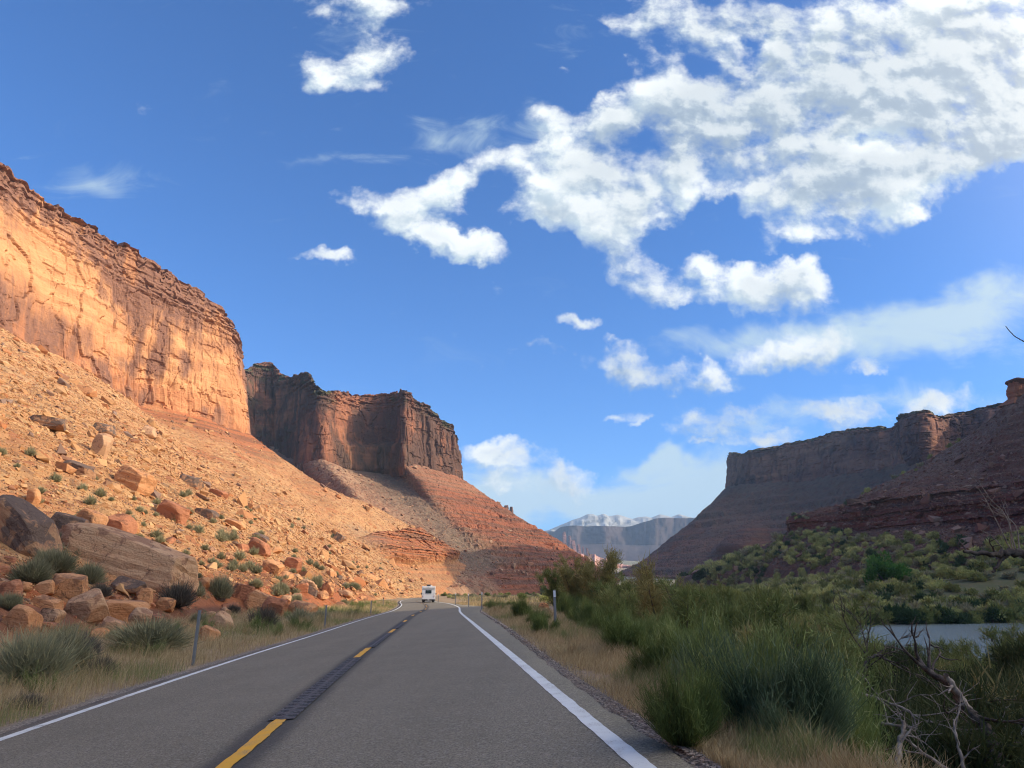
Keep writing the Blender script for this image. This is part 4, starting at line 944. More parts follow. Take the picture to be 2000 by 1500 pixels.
# rubble : one scatter per slope
hull = []
for i in range(14):
    bm = bmesh.new()
    for q in range(11):
        v = rs.normal(0, 1, 3); v /= np.linalg.norm(v); v = np.sign(v)*np.abs(v)**.6; bm.verts.new(v*np.array([.62, .5, .36])*rs.uniform(.8, 1.1))
    res = bmesh.ops.convex_hull(bm, input=bm.verts); bmesh.ops.delete(bm, geom=list(set(res['geom_interior'])), context='VERTS')
    bmesh.ops.triangulate(bm, faces=bm.faces); bm.verts.index_update()
    hull.append((np.array([v.co[:] for v in bm.verts]), np.array([[v.index for v in f.verts] for f in bm.faces]))); bm.free()
def scatter_rocks(name, P, i0, i1, j0, j1, N_, smin, smax, pw, mat, seed, label, dpow=2.0, attr=None):
    r = np.random.RandomState(seed); nn_ = normals(P)
    if nn_[..., 2].mean() < 0: nn_ = -nn_
    C = P[i0:i1, j0:j1]; area = np.linalg.norm(np.cross(P[i0+1:i1+1, j0:j1]-C, P[i0:i1, j0+1:j1+1]-C), axis=2)
    D = np.linalg.norm(C, axis=2); wgt = area/np.maximum(D, 20)**dpow*(C[...,1] > 3)*(abs(C[...,0]) < C[...,1]*.8+8); wgt = (wgt/wgt.sum()).ravel()
    idx = r.choice(len(wgt), N_, p=wgt); ii, jj = np.unravel_index(idx, area.shape); ii += i0; jj += j0
    a, b = r.rand(N_, 1), r.rand(N_, 1)
    c = P[ii, jj]*(1-a)*(1-b) + P[ii+1, jj]*a*(1-b) + P[ii, jj+1]*(1-a)*b + P[ii+1, jj+1]*a*b
    Dc = np.linalg.norm(c, axis=1); s = smin*(1-r.rand(N_))**(-1/pw); s = np.minimum(s, smax)*np.clip(Dc/120, .5, 2.2)
    nrm = nn_[ii, jj]; V, F, T = [], [], []; off = 0
    which = r.randint(0, len(hull), N_); yaw = r.rand(N_)*6.283
    for k in range(len(hull)):
        m = np.where(which == k)[0]
        hv, hf = hull[k]; ca, sa = np.cos(yaw[m]), np.sin(yaw[m])
        ez = nrm[m] + r.normal(0, .22, (len(m), 3)); ez /= np.linalg.norm(ez, axis=1, keepdims=True)
        ex = np.cross(np.stack([ca*0+sa, ca, 0*ca], 1), ez); ex /= np.linalg.norm(ex, axis=1, keepdims=True); ey = np.cross(ez, ex)
        v = (hv[None,:,0:1]*ex[:,None] + hv[None,:,1:2]*ey[:,None] + (hv[None,:,2:3]+.12)*ez[:,None])*s[m][:,None,None] + c[m][:,None]
        V.append(v.reshape(-1,3)); F.append((hf[None] + (np.arange(len(m))*len(hv))[:,None,None] + off).reshape(-1,3)); off += v.shape[0]*v.shape[1]
        T.append(np.repeat(r.rand(len(m)), len(hv)))
    me = raw_mesh(name, np.concatenate(V), np.concatenate(F), False, mat, {'tone': np.concatenate(T)})
    o = link(name, me); return tag(o, label, 'rubble', None, 'stuff')
def rubble_mat(name, cols):
    m, nt, b = new_mat(name); n = N(nt); c = n.ramp(n.attr('tone'), cols)
    c = n.mix(n.mapr(n.noise(n.pos(), 1.3, 5, .7), .45, .7, 0, .5), c, (.20,.11,.07))
    n.put(b.inputs['Base Color'], c); return m
M_RB1 = rubble_mat('tan_rubble', [(0,(.52,.29,.135)),(.35,(.44,.22,.09)),(.6,(.60,.38,.19)),(.8,(.44,.17,.065)),(.93,(.20,.12,.085)),(1,(.28,.19,.14))])
M_RB2 = rubble_mat('brown_rubble', [(0,(.38,.24,.15)),(.35,(.32,.15,.085)),(.6,(.42,.28,.18)),(.8,(.28,.11,.065)),(1,(.16,.11,.085))])
M_RB4 = rubble_mat('dark_red_rubble', [(0,(.20,.125,.085)),(.35,(.16,.08,.055)),(.6,(.27,.19,.14)),(.8,(.14,.055,.038)),(1,(.09,.065,.05))])
ni, nj = PT1.shape[:2]
scatter_rocks('talus_rubble', PT1, 4, ni-30, 30, nj-60, 90000, .15, 2.6, 2.9, M_RB1, 11, 'broken tan rubble strewn all over the sunlit left slope')
scatter_rocks('talus_rubble', PT2, 4, PT2.shape[0]-6, 4, PT2.shape[1]-40, 30000, .16, 3.2, 2.9, M_RB2, 12, 'brown rubble strewn down the slopes under the farther wall')
scatter_rocks('talus_rubble', PT4, 76, PT4.shape[0]-6, 20, int(PT4.shape[1]*.72), 30000, .16, 3.0, 2.8, M_RB4, 13, 'dark red rubble strewn on the shaded slope across the river')

# ------------------------------------------------------------------ vegetation
def strips(base, tip, width, bend, nseg=2, side=None, seed=0):
    """tapering curved blades: base (n,3), tip (n,3), width (n,), bend (n,3) sideways offset of the middle"""
    r = np.random.RandomState(seed); n_ = len(base)
    ax = tip - base; up = ax/np.maximum(np.linalg.norm(ax, axis=1, keepdims=True), 1e-6)
    if side is None:
        q = r.normal(0, 1, (n_, 3)); side = np.cross(up, q); side /= np.maximum(np.linalg.norm(side, axis=1, keepdims=True), 1e-6)
    V = np.zeros((n_, (nseg+1)*2, 3))
    for k in range(nseg+1):
        t = k/nseg; c = base + ax*t + bend*(4*t*(1-t)) ; w = (width*(1-.85*t**1.5)*.5)[:, None]
        V[:, 2*k] = c - side*w; V[:, 2*k+1] = c + side*w
    f = np.array([[2*k, 2*k+1, 2*k+3, 2*k+2] for k in range(nseg)])
    F = f[None] + (np.arange(n_)*(nseg+1)*2)[:, None, None]
    return V.reshape(-1, 3), F.reshape(-1, 4)
def leaf_mat(name, stops, trans=.25, sat=1.0, var=.35):
    m, nt, b = new_mat(name); n = N(nt)
    t = n.attr('tone'); r = n.rnd(); f = n.math('ADD', n.math('MULTIPLY', t, 1-var), n.math('MULTIPLY', r, var))
    c = n.ramp(f, stops); n.put(b.inputs['Base Color'], c); b.inputs['Roughness'].default_value = .75; b.inputs['Specular IOR Level'].default_value = .15
    tr = n.node('ShaderNodeBsdfTranslucent'); n.put(tr.inputs[0], c); mx = n.node('ShaderNodeMixShader'); mx.inputs[0].default_value = trans
    nt.links.new(b.outputs[0], mx.inputs[1]); nt.links.new(tr.outputs[0], mx.inputs[2]); nt.links.new(mx.outputs[0], nt.nodes['Material Output'].inputs[0]); return m
M_SAGE = leaf_mat('sage_leaf', [(0,(.13,.12,.07)),(.4,(.25,.245,.14)),(.75,(.36,.35,.21)),(1,(.46,.44,.28))])
M_GREYB = leaf_mat('blackbrush_twig', [(0,(.075,.065,.055)),(.5,(.14,.125,.10)),(1,(.24,.23,.18))])
M_RABB = leaf_mat('rabbitbrush_stem', [(0,(.055,.075,.025)),(.45,(.155,.21,.06)),(.8,(.30,.36,.125)),(1,(.52,.51,.23))])
M_BLUEB = leaf_mat('blue_green_brush', [(0,(.045,.075,.04)),(.5,(.155,.22,.115)),(1,(.36,.42,.24))])
M_TAM = leaf_mat('tamarisk_spray', [(0,(.07,.09,.03)),(.4,(.17,.205,.065)),(.75,(.27,.295,.10)),(1,(.38,.355,.14))])
M_TAMD = leaf_mat('shade_toned_tamarisk_spray', [(0,(.018,.027,.011)),(.4,(.045,.062,.024)),(.75,(.085,.105,.04)),(1,(.16,.155,.07))])  # darker copy of the tamarisk, the hollow's shade put into its colour
M_TAMB = leaf_mat('tamarisk_brown_spray', [(0,(.13,.10,.045)),(.4,(.30,.235,.09)),(.75,(.34,.32,.12)),(1,(.46,.40,.19))])
M_YEL2 = leaf_mat('yellow_green_brush', [(0,(.15,.18,.06)),(.5,(.36,.39,.13)),(1,(.58,.58,.24))])
M_BRIGHT = leaf_mat('bright_green_leaf', [(0,(.035,.10,.02)),(.5,(.075,.20,.035)),(1,(.15,.30,.07))])
M_JUN = leaf_mat('dark_green_leaf', [(0,(.02,.045,.02)),(.6,(.055,.10,.04)),(1,(.11,.16,.07))])
M_GRASS = leaf_mat('dry_grass_blade', [(0,(.30,.21,.10)),(.35,(.46,.36,.19)),(.7,(.60,.49,.29)),(.9,(.30,.30,.13)),(1,(.20,.25,.09))], .3, 1, .0)
M_GRG = leaf_mat('green_grass_blade', [(0,(.10,.14,.045)),(.5,(.19,.24,.08)),(1,(.38,.37,.18))])
M_BARK, bt_, bb_ = new_mat('dead_bark'); n = N(bt_); p = n.obj()
n.put(bb_.inputs['Base Color'], n.mix(n.mapr(n.noise(n.mapping(p, scale=(1,1,1)), 9, 6, .7), .4, .65), (.14,.115,.095), (.045,.035,.03))); n.put(bb_.inputs['Normal'], n.bump(n.noise(p, 14, 6, .7), .9, .03))
M_BARKL, bt_, bb_ = new_mat('bleached_bark'); n = N(bt_); p = n.obj()
n.put(bb_.inputs['Base Color'], n.mix(n.mapr(n.noise(p, 9, 6, .7), .4, .65), (.34,.29,.24), (.15,.12,.10)))
def tube(paths, rad0, rad1, ns=5):
    V, F = [], []; off = 0
    for pts, ra, rb in [(p_, a_, b_) for p_, a_, b_ in zip(paths, rad0, rad1)]:
        pts = np.array(pts, float); k = len(pts); tg = np.gradient(pts, axis=0); tg /= np.maximum(np.linalg.norm(tg, axis=1, keepdims=True), 1e-6)
        q = np.array([.3, .5, .81]) if abs(tg[0, 2]) < .9 else np.array([1., .2, 0]); a = np.cross(tg, q); a /= np.linalg.norm(a, axis=1, keepdims=True); b = np.cross(tg, a)
        th = np.arange(ns)*2*np.pi/ns; r_ = np.linspace(ra, rb, k)[:, None, None]
        ring = pts[:, None] + r_*(np.cos(th)[None,:,None]*a[:,None] + np.sin(th)[None,:,None]*b[:,None]); V.append(ring.reshape(-1,3))
        i = np.arange(k-1)[:,None]*ns; j = np.arange(ns)[None]; j2 = (j+1) % ns
        F.append(np.stack([(i+j), (i+j2), (i+ns+j2), (i+ns+j)], -1).reshape(-1,4) + off); off += k*ns
    return np.concatenate(V), np.concatenate(F)
def wander(p0, d, L, k, wob, r, grav=0.0):
    pts = [np.array(p0, float)]; d = np.array(d, float); d /= np.linalg.norm(d)
    for _ in range(k):
        d = d + r.normal(0, wob, 3) + np.array([0,0,grav]); d /= np.linalg.norm(d); pts.append(pts[-1] + d*L/k)
    return np.array(pts)
def mesh_tone(name, V, F, tone, mat): return raw_mesh(name, V, F, False, mat, {'tone': tone})
def mound(seed, n_=1500, R=.5, hgt=.55, wid=.012, mat=M_SAGE, spread=1.0, wisp=.16):
    """rounded desert shrub: short shoots over a dome, radiating from a root"""
    r = np.random.RandomState(seed); a = r.rand(n_)*6.283; ct = r.rand(n_)**.8; st = np.sqrt(1-ct**2)
    rad = r.uniform(.35, 1.0, n_)**.5*(1+.22*vnoise(np.cos(a)*2+seed, np.sin(a)*2, ct*3, seed))
    rad = rad*(.80+.30*vnoise(np.cos(a)*st*4+seed*3, np.sin(a)*st*4, ct*4, seed+4))
    dirv = np.stack([np.cos(a)*st*spread, np.sin(a)*st*spread, ct*1.0+.05], 1)
    base = dirv*np.array([R, R, hgt])*(rad*.82)[:,None]; L = wisp*r.uniform(.6, 1.5, n_)
    tip = base + (dirv*.8 + np.array([0,0,.55]) + r.normal(0, .38, (n_,3)))*L[:,None]
    V, F = strips(base, tip, wid*r.uniform(.7,1.5,n_), r.normal(0,.02,(n_,3)), 2, None, seed)
    m2 = n_//4; b2 = r.normal(0, .05, (m2,3))*[1,1,.2]; V2, F2 = strips(b2, base[:m2], np.full(m2, wid*.8), r.normal(0,.04,(m2,3)), 2, None, seed+1)
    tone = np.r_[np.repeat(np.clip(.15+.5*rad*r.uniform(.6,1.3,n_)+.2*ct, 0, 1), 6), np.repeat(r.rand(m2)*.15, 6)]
    return mesh_tone('shrub', np.r_[V, V2], np.r_[F, F2+len(V)], tone, mat)
def broom(seed, n_=1700, R=.35, hgt=1.1, wid=.009, mat=M_RABB, lean=.45):
    """upright bunch of many thin stems fanning from the ground, with small leaves along them"""
    r = np.random.RandomState(seed); nb_ = 13; kb = r.randint(0, nb_, n_); ba, bq, bl = r.rand(nb_)*6.283, r.rand(nb_)**.55, r.uniform(.5, 1.2, nb_)
    ax_ = np.cos(ba[kb])*bq[kb] + r.normal(0, .085, n_); ay__ = np.sin(ba[kb])*bq[kb] + r.normal(0, .085, n_); a = np.arctan2(ay__, ax_); q = np.minimum(np.hypot(ax_, ay__), 1.25)
    base = np.stack([np.cos(a)*q*R*.45, np.sin(a)*q*R*.45, 0*a], 1)
    L = hgt*r.uniform(.45, 1.0, n_)*(1-.25*q)*bl[kb]; tip = base + np.stack([np.cos(a)*q*lean*hgt, np.sin(a)*q*lean*hgt, L], 1) + r.normal(0, .06*hgt, (n_,3))
    V, F = strips(base, tip, wid*r.uniform(.6,1.3,n_), r.normal(0,.035*hgt,(n_,3)), 3, None, seed)
    m2 = n_*2; k = r.randint(0, n_, m2); t = r.uniform(.35, .98, m2); b2 = base[k]+(tip[k]-base[k])*t[:,None] + r.normal(0,.018*hgt,(m2,3))
    e2 = b2 + (r.normal(0,.55,(m2,3)) + [0,0,.9])*(.075*hgt); V2, F2 = strips(b2, e2, wid*r.uniform(.7,1.2,m2), r.normal(0,.01,(m2,3)), 1, None, seed+1)
    tb_ = r.uniform(-.26, .24, nb_)
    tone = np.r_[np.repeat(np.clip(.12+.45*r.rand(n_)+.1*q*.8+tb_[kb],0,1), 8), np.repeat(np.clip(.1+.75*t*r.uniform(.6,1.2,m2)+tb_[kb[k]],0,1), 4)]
    return mesh_tone('shrub', np.r_[V, V2], np.r_[F, F2+len(V)], tone, mat)
def feathery(seed, hgt=4.0, stems=10, subs=20, fl=70, wid=.030, mat=M_TAM, spread=.55, bare=.18):
    """tamarisk: arching stems carrying feathery sprays; -> (foliage mesh, stem mesh)"""
    r = np.random.RandomState(seed); paths, ra, rb = [], [], []; B_, T_, tn = [], [], []
    for i in range(stems):
        a = i/stems*6.283 + r.uniform(-.4,.4); sp = spread*r.uniform(.25, 1.1); L = hgt*r.uniform(.68, 1.0)
        P_ = wander((r.normal(0,.12), r.normal(0,.12), 0), (math.cos(a)*sp, math.sin(a)*sp, 1), L, 8, .09, r, .0); paths.append(P_); ra.append(.035*hgt/4); rb.append(.008)
        for k in range(subs):
            t = r.uniform(bare, 1)*8; i0 = min(int(t), 7); p0 = P_[i0]*(1-(t-i0)) + P_[i0+1]*(t-i0)
            a2 = r.rand()*6.283; d = (math.cos(a2)*.8+math.cos(a)*.3, math.sin(a2)*.8+math.sin(a)*.3, r.uniform(.2, 1.2)); l2 = hgt*.22*r.uniform(.5,1.2)*(1.15-.4*t/8)
            Q = wander(p0, d, l2, 4, .16, r, .02); paths.append(Q); ra.append(.009*hgt/4); rb.append(.003)
            m = fl; tt_ = r.rand(m)*4; ii = np.minimum(tt_.astype(int), 3); b = Q[ii]+(Q[ii+1]-Q[ii])*(tt_-ii)[:,None] + r.normal(0,.035*hgt/4*2,(m,3))
            e = b + ((Q[ii+1]-Q[ii])/np.linalg.norm(Q[1]-Q[0])*.6 + r.normal(0,.62,(m,3)) + [0,0,.45])*(.075*hgt/4*1.9)*r.uniform(.6,1.4,(m,1))
            B_.append(b); T_.append(e); tn.append(np.clip(.15 + .35*t/8 + .45*r.rand(m)*r.uniform(.5,1.2), 0, 1))
    B_ = np.concatenate(B_); T_ = np.concatenate(T_); tn = np.concatenate(tn)
    V, F = strips(B_, T_, wid*r.uniform(.6,1.3,len(B_)), r.normal(0,.012,(len(B_),3)), 1, None, seed)
    fol = mesh_tone('foliage', V, F, np.repeat(tn, 4), mat); Vs, Fs = tube(paths, ra, rb, 4)
    return fol, raw_mesh('stem', Vs, Fs, True, M_BARK)
def leafy(seed, R=1.0, hgt=1.6, n_=2600, wid=.07, mat=M_YEL2, clumps=16):
    """bushy crown of leaf clumps on a short trunk, for trees and bushes seen from afar"""
    r = np.random.RandomState(seed); cc = r.normal(0, 1, (clumps, 3)); cc /= np.linalg.norm(cc, axis=1, keepdims=True); cc *= r.uniform(.35, .85, (clumps,1)); cc[:,2] = np.abs(cc[:,2])*1.1
    k = r.randint(0, clumps, n_); rr = r.uniform(.18, .42, clumps)[k]; v = r.normal(0, 1, (n_,3)); v /= np.linalg.norm(v, axis=1, keepdims=True)
    b = (cc[k] + v*(rr*r.rand(n_)**.33)[:,None])*[R, R, hgt*.75]; b[:,2] += hgt*.12
    e = b + (v*.7 + [0,0,.5] + r.normal(0,.4,(n_,3)))*(wid*2.0)
    V, F = strips(b, e, wid*r.uniform(.6,1.3,n_), r.normal(0,.01,(n_,3)), 1, None, seed)
    st_ = [wander((0,0,-.1), (x_, y_, 1.3), hgt*.7, 5, .15, r) for x_, y_ in r.normal(0,.5,(5,2))]
    Vs, Fs = tube(st_, [.04*hgt]*5, [.01*hgt]*5, 4)
    tone = np.repeat(np.clip(.2+.4*r.rand(clumps)[k]+.35*r.rand(n_), 0, 1), 4)
    return mesh_tone('foliage', V, F, tone, mat), raw_mesh('stem', Vs, Fs, True, M_BARK)
def plant(name, me, loc, s, label, catg, group=None, rz=None, sz=None, stem=None):
    o = link(name, me, None, loc); o.scale = (s, s, s*(sz or 1)); o.rotation_euler = (0, 0, rs.rand()*6.28 if rz is None else rz)
    if stem is not None: link('stem', stem, o)
    return tag(o, label, catg, group)
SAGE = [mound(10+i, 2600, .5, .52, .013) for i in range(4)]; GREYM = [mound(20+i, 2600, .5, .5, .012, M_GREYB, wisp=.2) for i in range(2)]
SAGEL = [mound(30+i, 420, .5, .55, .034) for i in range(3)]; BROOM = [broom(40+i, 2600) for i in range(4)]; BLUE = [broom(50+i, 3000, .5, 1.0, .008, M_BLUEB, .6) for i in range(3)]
GTUFT = [broom(60+i, 420, .3, .62, .010, M_GRG, .55) for i in range(3)]; DTUFT = [broom(66+i, 420, .3, .5, .010, M_GRASS, .6) for i in range(3)]
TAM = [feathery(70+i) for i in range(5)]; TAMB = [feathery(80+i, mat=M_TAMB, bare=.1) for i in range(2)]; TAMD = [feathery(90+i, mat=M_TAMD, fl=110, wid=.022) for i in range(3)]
FARB = [leafy(100+i, 1, 1.5, 1500, .09) for i in range(3)]; FARG = [leafy(110+i, 1, 1.5, 1500, .09, M_TAM) for i in range(3)]; FARD = [leafy(120+i, 1, 1.6, 1500, .09, M_JUN) for i in range(2)]; FARS = [leafy(125+i, 1, 1.1, 1300, .08, M_SAGE) for i in range(2)]
BRT = leafy(130, 1, 1.5, 5200, .055, M_BRIGHT, 22); JUN = leafy(131, 1, 1.35, 5200, .06, M_JUN, 14)
def at_px(px, py):
    r = hit(px, py); return r[0], r[0].y/ray(px, py)[1]
def shrub(px, py, w, mesh, natural, label, group=None, name='shrub', catg='shrub', sz=1.0, sink=.0):
    p_, m = at_px(px, py); s = w*m/natural; p_ = p_.copy(); p_.z -= sink*s
    return plant(name, mesh, p_, s, label, catg, group, None, sz)
for px, py, w, me, sz, lab in [
 (428,1170,66,SAGE[0],1.3,'tall rounded grey-green bush at the right end of the great pale slab'),
 (345,1185,80,GREYM[0],1.0,'grey bush with blackish twigs hanging below the great pale slab'),
 (300,1148,62,SAGE[1],.9,'grey-green bush growing at the foot of the great pale slab, middle'),
 (262,1140,44,SAGE[2],.9,'small olive bush tucked against the great pale slab, above the dark-topped boulder'),
 (386,1222,46,SAGE[3],1.0,'olive bush directly above the nearest left steel post'),
 (60,1140,100,SAGE[1],.9,'wide sage bush above the square-cut orange boulder, by the left margin'),
 (110,1118,90,SAGE[2],.9,'sage bush spreading under the huge tilted slab'),
 (172,1140,80,SAGE[0],.95,'sage bush right behind the square-cut orange boulder'),
 (196,1166,50,GREYM[1],.9,'dark grey bush between the square-cut boulder and the slab'),
 (18,1190,60,SAGE[3],1.0,'olive bush above the smooth rounded boulder, cut by the left margin'),
 (90,1102,60,SAGE[3],.9,'pale bush below the dark hollow of the huge tilted slab'),
 (55,1335,190,SAGE[0],.95,'largest dark sage bush of the verge, in the bottom left corner region'),
 (115,1312,150,SAGE[2],1.0,'dense green-grey verge bush left of the blue-grey one'),
 (160,1290,78,GREYM[0],1.1,'blue-grey twiggy bush in the verge grass below the pale two-humped rock'),
 (196,1322,70,GREYM[1],.9,'dark bare-twigged bush sunk in dry grass at the left verge'),
 (290,1272,190,SAGE[1],.6,'long low verge bush stretching left of the nearest left steel post'),
 (225,1250,44,SAGE[3],.8,'small bush at the foot of the pale two-humped rock'),
 (512,1228,72,GREYM[0],.95,'round charcoal-grey bush under the undercut dark-red boulder'),
 (585,1222,62,SAGE[2],.95,'pale round bush in the verge just right of the charcoal-grey one'),
 (455,1200,36,GREYM[1],.9,'small grey bush between the orange block and the pinkish slab'),
 (547,1158,44,SAGE[0],.9,'upper round bush on the bank over the undercut dark-red boulder'),
 (578,1178,32,SAGE[3],1.0,'round bush above the flat orange rock on the bank'),
 (618,1148,34,SAGE[1],1.3,'upright pale bush on the bank beside the upright orange rock'),
 (500,1148,36,SAGE[2],.9,'olive bush on the bank left of the upper round one'),
 (690,1152,40,SAGE[0],.7,'flat bush on top of the red cut bank'),
 (672,1182,22,SAGE[3],1.0,'little green bush on the face of the red cut bank'),
 (625,1212,50,SAGE[1],.7,'soft green bush in the verge grass by the second left steel post'),
 (355,1100,30,SAGE[3],.9,'small bush on top of the great pale slab, right part'),
 (268,1058,34,SAGE[0],.9,'grey-green bush just above the great pale slab, right of the split boulder'),
 (50,1385,80,GREYM[1],.6,'low dull bush in the dry grass nearest the bottom left corner')]:
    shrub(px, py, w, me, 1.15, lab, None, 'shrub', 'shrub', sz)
cnt = 0
while cnt < 150:     # little bushes dotted over the rubble
    px = rs.uniform(0, 760); top_ = 870 + px*.25; py = top_ + (1165-px*.0-top_)*rs.rand()**.9
    r = hit(px, py)
    if r is None or r[0].y > 400 or r[0].x > road_x(r[0].y)-9: continue
    s = rs.uniform(.5, 1.25)*np.clip(r[0].y/60, .6, 1.6)
    plant('shrub', SAGEL[rs.randint(3)], r[0], s, 'small grey-green bush dotted among rubble on the left slope', 'shrub', 'small bushes of the left slope'); cnt += 1
for px, py, w, me, nat, sz, lab in [
 (1335,1455,185,BROOM[0],1.2,1.0,'vivid green rabbitbrush fanning up at the edge of the right verge, nearest the road'),
 (1290,1332,110,BROOM[1],1.2,1.0,'dark green broom bush behind the strip of dry grass, above the nearest rabbitbrush'),
 (1225,1285,120,BROOM[2],1.2,.9,'green broom bush arching over the dry grass, right of the post with white reflector'),
 (1185,1255,100,BROOM[3],1.2,.9,'green broom bush under the tall brown tamarisk'),
 (1065,1240,66,BROOM[0],1.2,.8,'low green bush at the foot of the right post with white reflector'),
 (1024,1212,58,BROOM[1],1.2,.9,'green bush beside the dirt pullout'),
 (1050,1222,46,BROOM[3],1.2,.8,'yellowish green bush between the pullout bush and the near right post')]:
    shrub(px, py, w, me, nat, lab, None, 'rabbitbrush', 'shrub', sz)
def atw(x, y): return Vector((x, y, down(x, y, (GB,))))
for x, y, s, me, lab in [
 (3.1,9.2,.95,BLUE[0],'big blue-green bush in the bottom of the picture, right of the nearest rabbitbrush'),
 (4.6,10.6,1.0,BLUE[1],'blue-green bush on the bank, farther from the road than the big one'),
 (3.7,8.0,.8,BLUE[2],'blue-green bush low in the bottom right, cut by the lower margin'),
 (4.0,13.4,1.3,BROOM[2],'dark broom bush in the hollow behind the big blue-green bush'),
 (5.8,14.8,1.3,BROOM[1],'tall dark broom bush over the shady hollow'),
 (3.4,17.5,1.2,BROOM[3],'broom bush on the bank edge past the shady hollow')]:
    plant('shrub', me, atw(x, y), s, lab, 'shrub')
nb_ = 0
for k in range(84):
    y = 5.2*(46/5.2)**((k+.5)/84); e = rs.uniform(0, 1)*(1.3 if y < 12 else 2.4) + np.interp(y, [5, 9, 12, 15, 28, 45], [.95, 1.2, 1.9, 2.5, 2.5, 4.2]); x = float(road_x(y)+3.5+shoulder(y)+e)
    if x/y > np.interp(y, [5, 9, 14, 20], [.36, .42, .40, .9]): continue
    blue = y < 16 and rs.rand() < .6; m_ = (BLUE if blue else BROOM)[rs.randint(3)]
    plant('shrub', m_, atw(x, y) - Vector((0, 0, .05)), rs.uniform(.6, 1.35)*(1.0 if blue else 1.05), 'blue-green broom bush among others on the bank below the right verge' if blue else 'green broom bush among others on the bank below the right verge', 'shrub', 'blue-green bushes of the bank' if blue else 'green bushes of the bank', None, rs.uniform(.9, 1.15))
# tamarisks by the road and over the bank
def tam(x, y, s, pair, label, group=None, sz=1.0, name='tamarisk'):
    o = plant(name, pair[0], atw(x, y), s, label, 'tamarisk' if name == 'tamarisk' else 'bush', group, None, sz, pair[1]); return o
tam(5.0, 43, 1.0, TAMB[0], 'tall brownish tamarisk standing up highest beside the road, in front of the pink badlands')
tam(6.6, 41, .88, TAMB[1], 'brown-green tamarisk leaning right of the tallest roadside one')
tam(4.0, 46, .9, TAMB[1], 'brownish tamarisk close behind the tallest roadside one')
tam(3.0, 50, .8, TAM[0], 'yellowish green tamarisk left of the tallest roadside one')
rows = []
for k in range(3000):
    if len(rows) >= 175: break
    y = 11 + 130*rs.rand()**1.6; x = rs.uniform(.10, .80)*y + rs.uniform(0, 3)
    e = x - road_x(y) - 3.5 - shoulder(y)
    if e < (3.2 if y < 40 else 6) or x > np.interp(y, NB_Y, NB_X)-2: continue
    if any((x-a)**2+(y-b)**2 < (1.1+.012*y)**2 for a, b in rows): continue
    if .66 < x/y and y < 16: continue
    rows.append((x, y))
for (x, y) in rows:
    g0 = H(x, y); lim = np.interp(x/y, [.15, .42, .62, .70, .95], [.1, -.5, -2.6 if y > 20 else -1.6, -2.5, -.6]); 
    q_ = x/y; lim = np.interp(q_, [.15, .40, .44, .66, .72, .95], [.2, -.2, -.090*y, -.090*y, -.05*y, -.03*y]) if y > 18 else np.interp(q_, [.1, .35, .48, .6, .95], [-.3, -.9, -.15*y, -.13*y, -.09*y])
    hh = lim - g0 + .45*rs.randn()
    if hh < 1.3: continue
    hh = min(hh, 5.2)
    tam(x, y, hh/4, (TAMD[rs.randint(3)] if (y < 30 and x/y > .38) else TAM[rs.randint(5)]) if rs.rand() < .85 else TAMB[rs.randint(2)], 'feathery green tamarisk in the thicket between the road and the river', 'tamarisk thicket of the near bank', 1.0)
for k, (px, y, hh) in enumerate([(1640,34,2.4),(1672,40,2.8),(1700,46,2.9),(1745,52,2.8),(1790,44,2.8),(1835,38,2.7),(1868,50,3.1),(1905,34,2.6),(1950,40,3.8),(1985,34,3.6),(1990,48,4.4),(1600,44,3.4),(1560,52,3.6),(1620,60,3.0)]):
    x = float(PY(px, 1250, y)[0]); tam(x, y, (hh+1.0)/4*rs.uniform(.95,1.1), TAM[k % 5], 'sparse feathery tamarisk standing in front of the river water', 'tamarisks before the open water', 1.0)
for k in range(110):
    q_ = rs.uniform(.40, .80); y = rs.uniform(8.5, 27); x = q_*y; g0 = float(H(x, y)); lim = -.105*y if q_ < .68 else -.075*y
    hh = lim - g0 + rs.uniform(-.9, .1)
    if hh < 1.0: continue
    m_ = (TAMD+TAMD+TAMD+TAMB[:1])[rs.randint(10)]; tam(x, y, min(hh, 5)/4, m_, 'tangled tamarisk deep in the dark hollow below the road bank', 'tamarisks of the dark hollow', 1.0)
